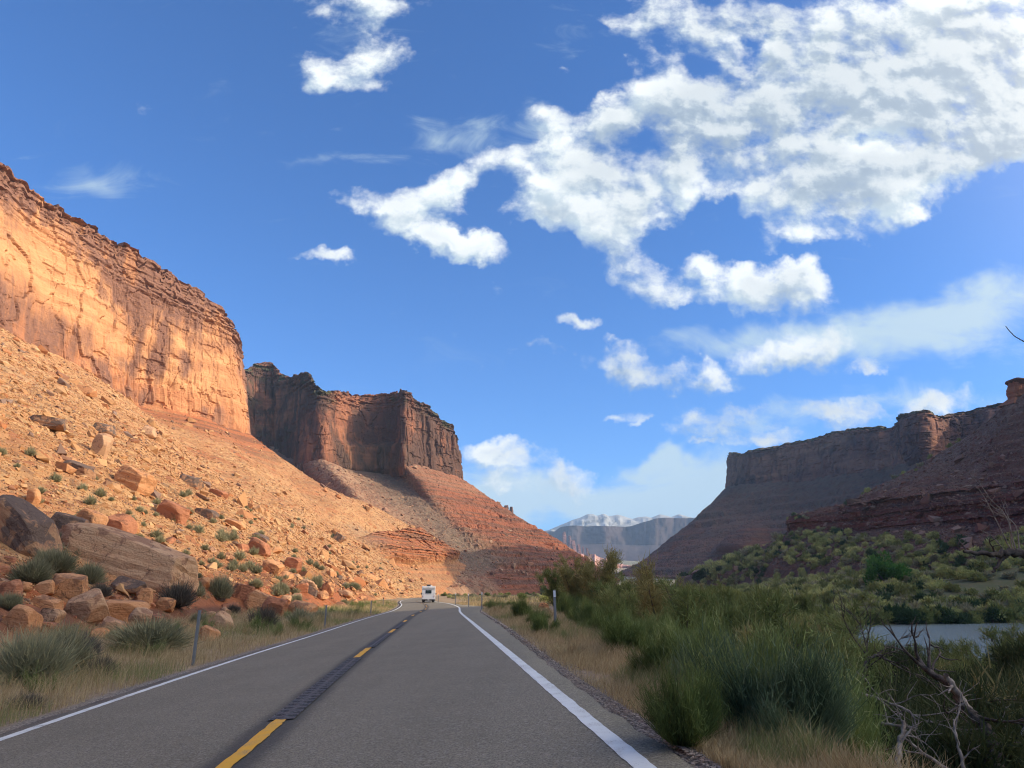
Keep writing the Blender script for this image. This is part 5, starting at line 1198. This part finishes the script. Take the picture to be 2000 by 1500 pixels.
# far bank brush
EB = [(float(np.interp(y, FB_Y, FB_X))+rs.uniform(.5, 4), y) for y in np.linspace(196, 330, 18)] + [(x, 181.5+(x-73)*.27+rs.uniform(0, 3)) for x in np.linspace(74, 215, 70)]
for x, y in EB:
    m_ = (FARG[rs.randint(3)] if rs.rand() < .75 else FARD[rs.randint(2)]); plant('bush', m_[0], (x, y, down(x, y)-.2), rs.uniform(2.2, 3.4), 'olive bush leaning over the far water edge of the river', 'bush', 'bushes of the far water edge', None, .95, m_[1])
cnt = 0
while cnt < 135:
    y = rs.uniform(186, 420); fb = np.interp(y, FB_Y, FB_X) if y > 200 else 74; to = np.interp(y, TO_Y, TO_X)+14
    x = rs.uniform(fb+1, max(to, fb+12)) if y > 200 else rs.uniform(76, 190)
    if is_water(np.array(x), np.array(y)) > .05 or x/y > .80: continue
    k = (x-fb)/max(to-fb, 1); q = rs.rand(); near_w = k < .22 or y < 200
    pr = (FARG if q < .6 else (FARD if q < .75 else FARB)) if near_w else (FARB if q < .5 else (FARG if q < .68 else (FARS if q < .93 else FARD)))
    z = down(x, y); s = rs.uniform(1.7, 3.6)*(1.1 if near_w else .95)
    kind_ = {id(FARB): ('yellow-green bush in the brush across the river', 'yellow-green bushes across the river'), id(FARG): ('olive bush in the brush across the river', 'olive bushes across the river'),
             id(FARD): ('blackish green bush in the brush across the river', 'dark bushes across the river'), id(FARS): ('grey bush in the brush across the river', 'grey bushes across the river')}[id(pr)]
    m_ = pr[rs.randint(len(pr))]; plant('bush', m_[0], (x, y, z-.15), s, kind_[0], 'bush', kind_[1], None, .95, m_[1]); cnt += 1
p_, m_ = at_px(1733, 1142); plant('tree', BRT[0], p_, 42*m_, 'bright green leafy tree standing out of the brush across the river', 'tree', None, 0, 1, BRT[1])
p_, m_ = at_px(1372, 1135); plant('tree', JUN[0], (p_.x, p_.y, p_.z), 17*m_, 'small dark round tree at the river bend before the shaded mesa', 'tree', None, 0, 1.1, JUN[1])
# flats beyond the bend
# beyond the ones told apart, the brush across the river and at its bend is one mass
LF = [leafy(140+i, 1, 1.4, 330, .17, m)[0] for i, m in enumerate((M_YEL2, M_TAM, M_SAGE, M_YEL2, M_JUN, M_TAM))]
acc = {}
def me_np(me):
    V = np.zeros(len(me.vertices)*3, np.float32); me.vertices.foreach_get('co', V); F = np.zeros(len(me.polygons)*4, np.int32); me.polygons.foreach_get('vertices', F); T = np.zeros(len(me.vertices), np.float32); me.attributes['tone'].data.foreach_get('value', T); return V.reshape(-1,3), F.reshape(-1,4), T
LN = [me_np(m) for m in LF]; Vs, Fs, Ts, Ms = [], [], [], []; off = 0; cnt = 0
while cnt < 1900:
    if rs.rand() < .72:
        y = rs.uniform(178, 520) if rs.rand() < .8 else rs.uniform(178, 215); fb = 74. if y < 196 else float(np.interp(y, FB_Y, FB_X)); to = float(np.interp(y, TO_Y, TO_X)); x = rs.uniform(fb+2, to+22)
    else:
        y = rs.uniform(430, 1150); x = rs.uniform(20, 330)
    if is_water(np.array(x), np.array(y)) > .05 or abs(x/y) > .80: continue
    z = down(x, y); z = z if z > -50 else -6; q = rs.rand(); k_ = (0 if q < .35 else 1 if q < .6 else 2 if q < .85 else 4) if rs.rand() < .7 else rs.randint(6); v_, f_, t_ = LN[k_]; s_ = rs.uniform(1.4, 3.0)*(1 if y < 500 else 1.8); a_ = rs.rand()*6.28
    vv = np.stack([(v_[:,0]*math.cos(a_)-v_[:,1]*math.sin(a_))*s_+x, (v_[:,0]*math.sin(a_)+v_[:,1]*math.cos(a_))*s_+y, v_[:,2]*s_*.9+z-.2], 1)
    Vs.append(vv); Fs.append(f_+off); off += len(vv); Ts.append(np.clip(t_+rs.uniform(-.15,.15),0,1)); Ms.append(np.full(len(f_), k_)); cnt += 1
tag(link('far_brush', raw_mesh('far_brush', np.concatenate(Vs), np.concatenate(Fs), False, None, {'tone': np.concatenate(Ts)}, [M_YEL2, M_TAM, M_SAGE, M_YEL2, M_JUN, M_TAM], np.concatenate(Ms))), 'mass of mixed brush covering the far bank and river bend', 'brush', None, 'stuff')
cnt = 0
while cnt < 76:
    y = rs.uniform(95, 460); x = road_x(y) + rs.uniform(6, 105); 
    if x > np.interp(y, NB_Y, NB_X)-1 or x/y > .27 or (y < 130 and x-road_x(y) < 12): continue
    q = rs.rand(); pr = FARB if q < .3 else (FARS if q < .7 else (FARG if q < .9 else FARD)); m_ = pr[rs.randint(len(pr))]
    plant('bush', m_[0], (x, y, down(x, y, (GB,))-.1), rs.uniform(.9, 1.9), 'low bush in the scrub of the flat below the farther wall', 'bush', 'scrub of the flat', None, .8, m_[1]); cnt += 1
# ---- grass of the verges
def grass(name, N_, dfun, y0, y1, hgt, seed, label, wb=.006, green=.12):
    r = np.random.RandomState(seed); y = y0*(y1/y0)**r.rand(N_); d = dfun(y, r); x = road_x(y)+d
    cl = fbm(x*1.1, y*.9, o=3, seed=seed); keep = r.rand(N_) < sstep(-.75, .1, cl)+.05; x, y, d, cl = x[keep], y[keep], d[keep], cl[keep]; n_ = len(x)
    z = H(x, y)-.02; hh = hgt*r.uniform(.45, 1.15, n_)*(.75+.6*np.clip(cl+.3, 0, 1)); far = np.clip(y/22, 1, 6)
    e = np.abs(d - np.where(d > 0, 3.5+shoulder(y), -3.8)); hh = hh*np.clip(.35+e*.6, .35, 1)
    ln = r.normal(0, .30, (n_, 2)) + np.array([.10, .05]); base = np.stack([x, y, z], 1); tip = base + np.stack([ln[:,0]*hh, ln[:,1]*hh, hh], 1)
    V, F = strips(base, tip, wb*far*r.uniform(.7,1.4,n_), np.stack([-ln[:,0]*hh*.25, -ln[:,1]*hh*.25, .06*hh], 1), 2, None, seed)
    gn = (fbm(x*.35, y*.22, o=3, seed=seed+5) > .22 - green) ; tone = np.where(gn & (r.rand(n_) < .8), r.uniform(.88, 1, n_), r.uniform(0, .78, n_))
    return tag(link(name, mesh_tone(name, V, F, np.repeat(tone, 6), M_GRASS)), label, 'grass', None, 'stuff')
grass('verge_grass', 95000, lambda y, r: -4.15 - 7.5*r.rand(len(y))**1.1, 7, 170, .42, 31, 'dry yellow grass with green patches along the left road edge', .006, .14)
grass('verge_grass', 95000, lambda y, r: 3.5+shoulder(y)+.12 + np.interp(y, [0, 6, 8, 15, 28, 42, 70], [.75, .8, 1.2, 2.5, 2.4, 3.8, 6])*r.rand(len(y))**.9, 4.2, 120, .36, 32, 'dry straw grass on the bank crest along the right road edge', .006, -.05)
grass('flat_grass', 26000, lambda y, r: 3.5+shoulder(y) + 6 + 60*r.rand(len(y)), 75, 420, .55, 33, 'straw coloured grass over the flat by the river bend', .012, .0)
for k in range(70):
    y = 9*(120/9)**rs.rand(); side = rs.rand() < .6; d = -4.9-4.5*rs.rand() if side else 3.5+float(shoulder(y))+.6+2.5*rs.rand(); x = float(road_x(y))+d
    g_ = rs.rand() < .65; lab = ('green grass tuft growing in the dry grass of the left verge' if side else 'green grass tuft growing in the dry grass of the right verge') if g_ else ('tall straw tuft standing in the left verge' if side else 'tall straw tuft standing in the right verge')
    plant('grass_tuft', (GTUFT if g_ else DTUFT)[rs.randint(3)], (x, y, float(H(x, y))-.02), rs.uniform(.6, 1.2)*np.clip(y/25, .8, 1.5), lab, 'grass tuft', ('green tufts, ' if g_ else 'straw tufts, ')+('left verge' if side else 'right verge'))
# gravel crumbs along the right asphalt edge
r = np.random.RandomState(5); N_ = 9000; y = 4.5*(60/4.5)**r.rand(N_); d = 3.5+shoulder(y) + r.normal(.08, .13, N_); x = road_x(y)+d
V, F = [], []; off = 0; hv, hf = hull[0]
s = r.uniform(.006, .022, N_)*np.clip(y/14, 1, 3); z = np.maximum(H(x, y), road_z(y)+road_tilt(y)*d-.03)
Vv = hv[None]*s[:,None,None]*1.3; ca, sa = np.cos(r.rand(N_)*6.28), np.sin(r.rand(N_)*6.28)
Vr = np.stack([Vv[...,0]*ca[:,None]-Vv[...,1]*sa[:,None]+x[:,None], Vv[...,0]*sa[:,None]+Vv[...,1]*ca[:,None]+y[:,None], Vv[...,2]+z[:,None]], -1)
M_CR = rubble_mat('shoulder_gravel_stone', [(0,(.12,.115,.11)),(.5,(.30,.26,.22)),(1,(.46,.40,.33))])
tag(link('gravel', raw_mesh('gravel', Vr.reshape(-1,3), (hf[None]+(np.arange(N_)*len(hv))[:,None,None]).reshape(-1,3), False, M_CR, {'tone': np.repeat(r.rand(N_), len(hv))})), 'loose gravel crumbs along the ragged right asphalt edge', 'gravel', None, 'stuff')

# ------------------------------------------------------------------ dead wood
def branchy(name, main, r0, r1, twigs, mat, seed, label, catg='dead branch', sub=3, tl=.6, parent=None):
    r = np.random.RandomState(seed); main = np.array(main, float); main = cat(main, np.linspace(0, len(main)-1, len(main)*5)); main[1:-1] += r.normal(0, r0*.25, main[1:-1].shape)
    paths, ra, rb = [main], [r0], [r1]
    for k in range(twigs):
        i = r.randint(len(main)//4, len(main)-1); d = (main[i]-main[i-1]); d = d/np.linalg.norm(d) + r.normal(0, .75, 3) + [0,0,.25]; L = tl*r.uniform(.4, 1.3)
        q = wander(main[i], d, L, 6, .16, r, .02); paths.append(q); ra.append(r1*.7+.002); rb.append(.0025)
        for _ in range(sub):
            j = r.randint(2, 6); w_ = wander(q[j], (q[j]-q[j-1])+r.normal(0, .08, 3), L*.5, 4, .2, r); paths.append(w_); ra.append(r1*.35+.0015); rb.append(.0018)
    V, F = tube(paths, ra, rb, 6); o = link(name, raw_mesh(name, V, F, True, mat), parent)
    if label: tag(o, label, catg)
    return o
# tree standing outside the right edge whose dead limb reaches into view
tr = branchy('dead_tree', [(10.6,12.4,-6.2),(10.4,12.3,-3),(10.2,12.2,-.5),(10.5,12.3,2.2),(10.9,12.6,4.6)], .20, .06, 10, M_BARK, 61, 'bare dead tree at the right margin reaching a dark limb over the brush', 'dead tree')
branchy('limb', [PY(2100,1092,12.2), PY(2010,1082,12.1), PY(1962,1079,12.0), PY(1925,1083,11.9), PY(1882,1077,11.8)], .085, .022, 2, M_BARK, 62, None, tl=.35, parent=tr)
branchy('limb', [PY(1968,1080,12.0), PY(1955,1094,12.0), PY(1938,1117,11.95)], .04, .02, 0, M_BARK, 63, None, parent=tr)
for i, pts in enumerate([[(1975,1078),(1955,1035),(1930,985),(1905,950),(1872,953)], [(1985,1078),(1965,1010),(1935,975),(1912,940)], [(1978,1078),(1972,1020),(1960,990)], [(1990,1075),(1985,1030),(1955,1000),(1918,975)], [(1962,1078),(1940,1050),(1915,1035)]]):
    branchy('twig', [PY(a, b, 12+.1*i) for a, b in pts], .011, .004, 3, M_BARKL, 64+i, None, sub=1, tl=.3, parent=tr)
branchy('twig', [PY(2060,690,12.4), PY(2010,670,12.3), PY(1998,666,12.3), PY(1980,655,12.3), PY(1964,637,12.3)], .016, .006, 0, M_BARK, 70, None, parent=tr)
branchy('twig', [PY(2100,760,12.4), PY(2060,690,12.4)], .03, .016, 0, M_BARK, 71, None, parent=tr)
branchy('dead_branch', [PY(1960,1520,8.5), PY(1925,1430,8.8), PY(1890,1385,9.0), PY(1845,1335,9.2), PY(1790,1290,9.4)], .085, .03, 6, M_BARK, 81, 'thick dark leaning dead branch in the bottom right corner region')
branchy('dead_branch', [PY(1890,1390,9.0), PY(1868,1350,9.0), PY(1848,1318,9.0)], .05, .03, 1, M_BARKL, 82, 'splintered grey stub beside the thick leaning dead branch', tl=.3)
branchy('dead_branch', [PY(1748,1520,7.6), PY(1757,1455,7.8), PY(1765,1410,8.0)], .035, .018, 1, M_BARKL, 83, 'pale upright dead stick at the bottom, left of the thick leaning branch', tl=.3)
branchy('dead_branch', [PY(1670,1350,9.2), PY(1735,1372,9.2), PY(1778,1390,9.1), PY(1790,1425,9.0)], .018, .008, 9, M_BARKL, 84, 'tangle of thin grey twigs bending over the dark hollow', tl=.7)
branchy('dead_branch', [PY(1720,1412,8.6), PY(1760,1418,8.5), PY(1790,1422,8.4)], .016, .01, 4, M_BARKL, 85, 'thin grey stick lying level under the tangle of twigs', tl=.5)
branchy('dead_branch', [PY(1890,1520,8.2), PY(1870,1450,8.3), PY(1862,1405,8.5)], .022, .008, 4, M_BARKL, 86, 'thin forked grey branch right of the pale upright stick', tl=.5)
branchy('dead_branch', [PY(1860,1510,8.0), PY(1800,1468,8.1), PY(1762,1440,8.2)], .022, .01, 3, M_BARKL, 87, 'grey branch slanting down to the right from the pale upright stick', tl=.4)
branchy('dead_branch', [PY(2010,1400,9.6), PY(1975,1468,9.5), PY(1930,1430,9.4), PY(1895,1400,9.3)], .018, .008, 5, M_BARKL, 88, 'crooked thin branch at the right margin over the dark hollow', tl=.5)
branchy('dead_branch', [PY(1693,1330,16), PY(1690,1300,16), PY(1700,1285,16), PY(1722,1278,16)], .045, .02, 9, M_BARK, 89, 'small dark bare tree bending in front of the river water', 'dead tree', 4, 1.2)
for i, (px, py) in enumerate([(1660,1190),(1700,1250),(1380,1240),(1285,1190)]):
    pass

# ------------------------------------------------------------------ steel delineator posts
M_STEEL, s_t, s_b = new_mat('galvanised_steel'); n = N(s_t); n.put(s_b.inputs['Base Color'], n.mix(n.noise(n.obj(), 8, 4, .6), (.20,.21,.21), (.32,.33,.33))); s_b.inputs['Metallic'].default_value = .4; s_b.inputs['Roughness'].default_value = .55
M_REF, r_t, r_b = new_mat('white_reflector'); r_b.inputs['Base Color'].default_value = (.80,.84,.86,1); r_b.inputs['Roughness'].default_value = .3
M_BLK, k_t, k_b = new_mat('black_reflector'); k_b.inputs['Base Color'].default_value = (.02,.02,.02,1)
def boxv(x0, x1, y0, y1, z0, z1):
    V = np.array([[x, y, z] for x in (x0, x1) for y in (y0, y1) for z in (z0, z1)], float); F = np.array([[0,1,3,2],[4,6,7,5],[0,4,5,1],[2,3,7,6],[0,2,6,4],[1,5,7,3]]); return V, F
def boxes(lst):
    V, F, o = [], [], 0
    for b in lst: v, f = boxv(*b); V.append(v); F.append(f+o); o += 8
    return np.concatenate(V), np.concatenate(F)
V, F = boxes([(-.045,.045,0,.004,-.3,1.22), (-.049,-.044,0,.035,-.3,1.22), (.044,.049,0,.035,-.3,1.22)]); 
V2, F2 = boxes([(-.07,-.049,.031,.036,-.3,1.22), (.049,.07,.031,.036,-.3,1.22)])
POST = raw_mesh('marker_post', np.r_[V, V2]*[.62,1,1], np.r_[F, F2+len(V)], False, M_STEEL)
V, F = boxes([(-.038,.038,-.012,-.003,1.02,1.20)]); REFM = raw_mesh('reflector', V, F, False, M_REF); REFB = raw_mesh('reflector', V*[1.5,1.5,1.0], F, False, M_BLK)
def post(x, y, label, lean=0, k=1.0, refl=None, group='steel posts marking the road edges'):
    o = link('marker_post', POST, None, (x, y, down(x, y, (GB,)))); o.scale = (1, 1, k); o.rotation_euler = (0, math.radians(lean), math.radians(4)); tag(o, label, 'marker post', group)
    if refl is not None: link('reflector', refl, o)
def post_px(px, top, base, Y, label, lean, refl):
    x = PY(px, base, Y)[0]; g_ = down(x, Y, (GB,)); k = max(.8, min(1.35, (PY(px, top, Y)[2]-g_)/1.22)); post(x, Y, label, lean, k, refl)
post_px(377,1192,1288,20.6,'nearest left steel post, plain grey, in the verge grass', 1.2, None)
post_px(634,1182,1224,43,'second left steel post, plain grey, by the soft green bush', 1, None)
post_px(724,1173,1198,69,'third left steel post, at the red cut bank', 0, None)
post_px(748,1167,1184,100,'farthest left post, topped with a black plate', 0, REFB)
post_px(1086,1152,1225,25,'near right steel post with a small white reflector at its top', -1.6, REFM)
post_px(941,1156,1182,66,'right post with white top at the far end of the pullout', 0, REFM)
post_px(915,1159,1180,82,'thin right post, second from the pullout end', 0, REFM)
post_px(890,1158,1176,98,'thin right post, third from the pullout end', 0, REFM)
post_px(856,1160,1173,135,'farthest right post, just beside the white motorhome', 0, REFM)

# ------------------------------------------------------------------ the motorhome
def bev_box(name, b, mat, bevel=.03, seg=3, parent=None, taper=None):
    bm = bmesh.new(); v, f = boxv(*b); vs = [bm.verts.new(q) for q in v]
    for q in f: bm.faces.new([vs[i] for i in q])
    bmesh.ops.recalc_face_normals(bm, faces=bm.faces)
    if taper: 
        for q in bm.verts: taper(q)
    if bevel: bmesh.ops.bevel(bm, geom=list(bm.edges), offset=bevel, segments=seg, profile=.6, affect='EDGES')
    me = bpy.data.meshes.new(name); bm.to_mesh(me); bm.free(); me.materials.append(mat); return link(name, me, parent)
def plain(name, colr, rough=.5, metal=0, spec=.5):
    m, nt, b = new_mat(name); n = N(nt); n.put(b.inputs['Base Color'], n.mix(n.mapr(n.noise(n.obj(), 5, 5, .65), .4, .75, 0, .18), colr, tuple(q*.6 for q in colr)))
    b.inputs['Roughness'].default_value = rough; b.inputs['Metallic'].default_value = metal; b.inputs['Specular IOR Level'].default_value = spec; return m
M_RVW = plain('white_gelcoat', (.80,.81,.80), .3); M_RVB = plain('black_plastic', (.02,.02,.022), .45); M_GLS = plain('dark_glass', (.012,.014,.016), .06); M_TYR = plain('tyre_rubber', (.025,.025,.025), .9)
M_RED = plain('red_lamp_lens', (.35,.02,.015), .2); M_GRY = plain('grey_decal', (.30,.31,.32), .5); M_CHR = plain('steel_hub', (.5,.5,.5), .35, .8)
ry_ = 139.0; rx_ = PY(837, 1160, ry_)[0]; rz_ = float(road_z(ry_)+road_tilt(ry_)*(rx_-road_x(ry_)))
rv = bpy.data.objects.new('motorhome', None); COL.objects.link(rv); rv.location = (rx_, ry_, rz_+.01); rv.rotation_euler = (0, 0, math.radians(6.0))
tag(rv, 'white motorhome driving away in the right lane, seen from behind', 'motorhome')
bev_box('body', (-1.22,1.22,0,6.0,.52,2.86), M_RVW, .10, 4, rv)
bev_box('cab_roof', (-1.16,1.16,6.0,7.1,1.6,2.80), M_RVW, .12, 3, rv, lambda q: setattr(q.co, 'y', q.co.y-.35) if q.co.y > 7 and q.co.z > 2 else None)
bev_box('cab', (-.98,.98,6.0,8.0,.5,1.62), M_RVW, .10, 3, rv, lambda q: setattr(q.co, 'y', q.co.y-.5) if q.co.y > 7 and q.co.z > 1.4 else None)
bev_box('skirt', (-1.16,1.16,.05,5.9,.36,.56), M_RVB, .02, 2, rv)
bev_box('bumper', (-1.17,1.17,-.16,.02,.34,.56), M_RVB, .03, 2, rv)
bev_box('marker_bar', (-1.08,1.08,-.07,.02,2.34,2.43), M_RVB, .02, 2, rv)
wn = bev_box('rear_window', (-.50,.48,-.025,.02,1.62,2.12), M_GLS, .012, 2, rv)
V, F = boxes([(-.53,.51,-.035,.0,2.12,2.16), (-.53,.51,-.035,.0,1.58,1.62), (-.54,-.50,-.034,.0,1.60,2.14), (.48,.52,-.034,.0,1.60,2.14)]); link('frame', raw_mesh('frame', V, F, False, M_RVB), wn)
for sx in (-1, 1):
    bev_box('tail_light', (sx*1.0-.045, sx*1.0+.045, -.05, .02, .92, 1.22), M_RED, .012, 2, rv)
    a = np.array([[sx*1.10,-.012,1.55],[sx*.82,-.012,1.40],[sx*.78,-.012,1.44],[sx*1.10,-.012,1.62]]); aa = np.r_[a, a+[0,.02,0]]
    link('side_decal', raw_mesh('side_decal', aa, np.array([[0,1,2,3],[4,7,6,5],[0,4,5,1],[1,5,6,2],[2,6,7,3],[3,7,4,0]]), False, M_GRY), rv)
    bev_box('mirror', (sx*1.38-.10, sx*1.38+.10, 6.6, 6.7, 1.35, 1.68), M_RVB, .03, 2, rv)
    bev_box('mirror_arm', (min(sx*.95, sx*1.32), max(sx*.95, sx*1.32), 6.63, 6.68, 1.42, 1.46), M_RVB, .005, 1, rv)
    bev_box('marker_lamp', (sx*1.05-.05, sx*1.05+.05, -.02, .02, 2.68, 2.73), M_RED, .008, 1, rv)
    for yy in (1.5, 6.9):
        for k_ in ((0, 1) if yy < 3 else (0,)):
            bm = bmesh.new(); bmesh.ops.create_cone(bm, cap_ends=True, segments=28, radius1=.38, radius2=.38, depth=.22, matrix=Matrix.Rotation(math.pi/2, 4, 'Y'))
            bmesh.ops.bevel(bm, geom=[e for e in bm.edges if len(e.link_faces) == 2 and abs(e.calc_face_angle()) > 1], offset=.04, segments=2, affect='EDGES')
            me = bpy.data.meshes.new('wheel'); bm.to_mesh(me); bm.free(); me.materials.append(M_TYR); wh = link('wheel', me, rv, (sx*(.99-.26*k_), yy, .38))
            bm = bmesh.new(); bmesh.ops.create_cone(bm, cap_ends=True, segments=20, radius1=.19, radius2=.13, depth=.05, matrix=Matrix.Rotation(math.pi/2*sx, 4, 'Y'))
            me = bpy.data.meshes.new('hub'); bm.to_mesh(me); bm.free(); me.materials.append(M_CHR); link('hub', me, wh, (sx*.12, 0, 0))
bev_box('mud_flap', (-.74,.50,-.02,.0,.10,.20), M_GRY, .004, 1, rv)
bev_box('number_plate', (-.16,.16,-.19,-.165,.40,.52), M_RVW, .006, 1, rv)
ac = bev_box('roof_air_conditioner', (-.36,.36,1.4,2.2,2.86,3.16), M_RVB, .08, 3, rv)
bev_box('roof_vent', (.30,.62,.7,1.1,2.86,3.0), M_RVW, .04, 2, rv)
bev_box('rear_camera', (-.05,.05,-.06,.02,2.66,2.74), M_RVB, .01, 1, rv)
V, F = [], []
def decal(pts, z0, th):
    pts = np.array(pts); k = len(pts); lo = np.stack([pts[:,0], np.full(k, -.012), pts[:,1]], 1); hi = lo + [0,0,th]; return np.concatenate([lo, hi]), np.array([[i, i+1, k+i+1, k+i] for i in range(k-1)])
xs = np.linspace(-.46, .46, 15); v, f_ = decal(np.stack([xs, 1.36+.10*(xs/.46)**2*.9], 1), 0, .025); link('swoosh_decal', raw_mesh('swoosh_decal', v, f_, False, M_GRY), rv)
#@@STAGE4
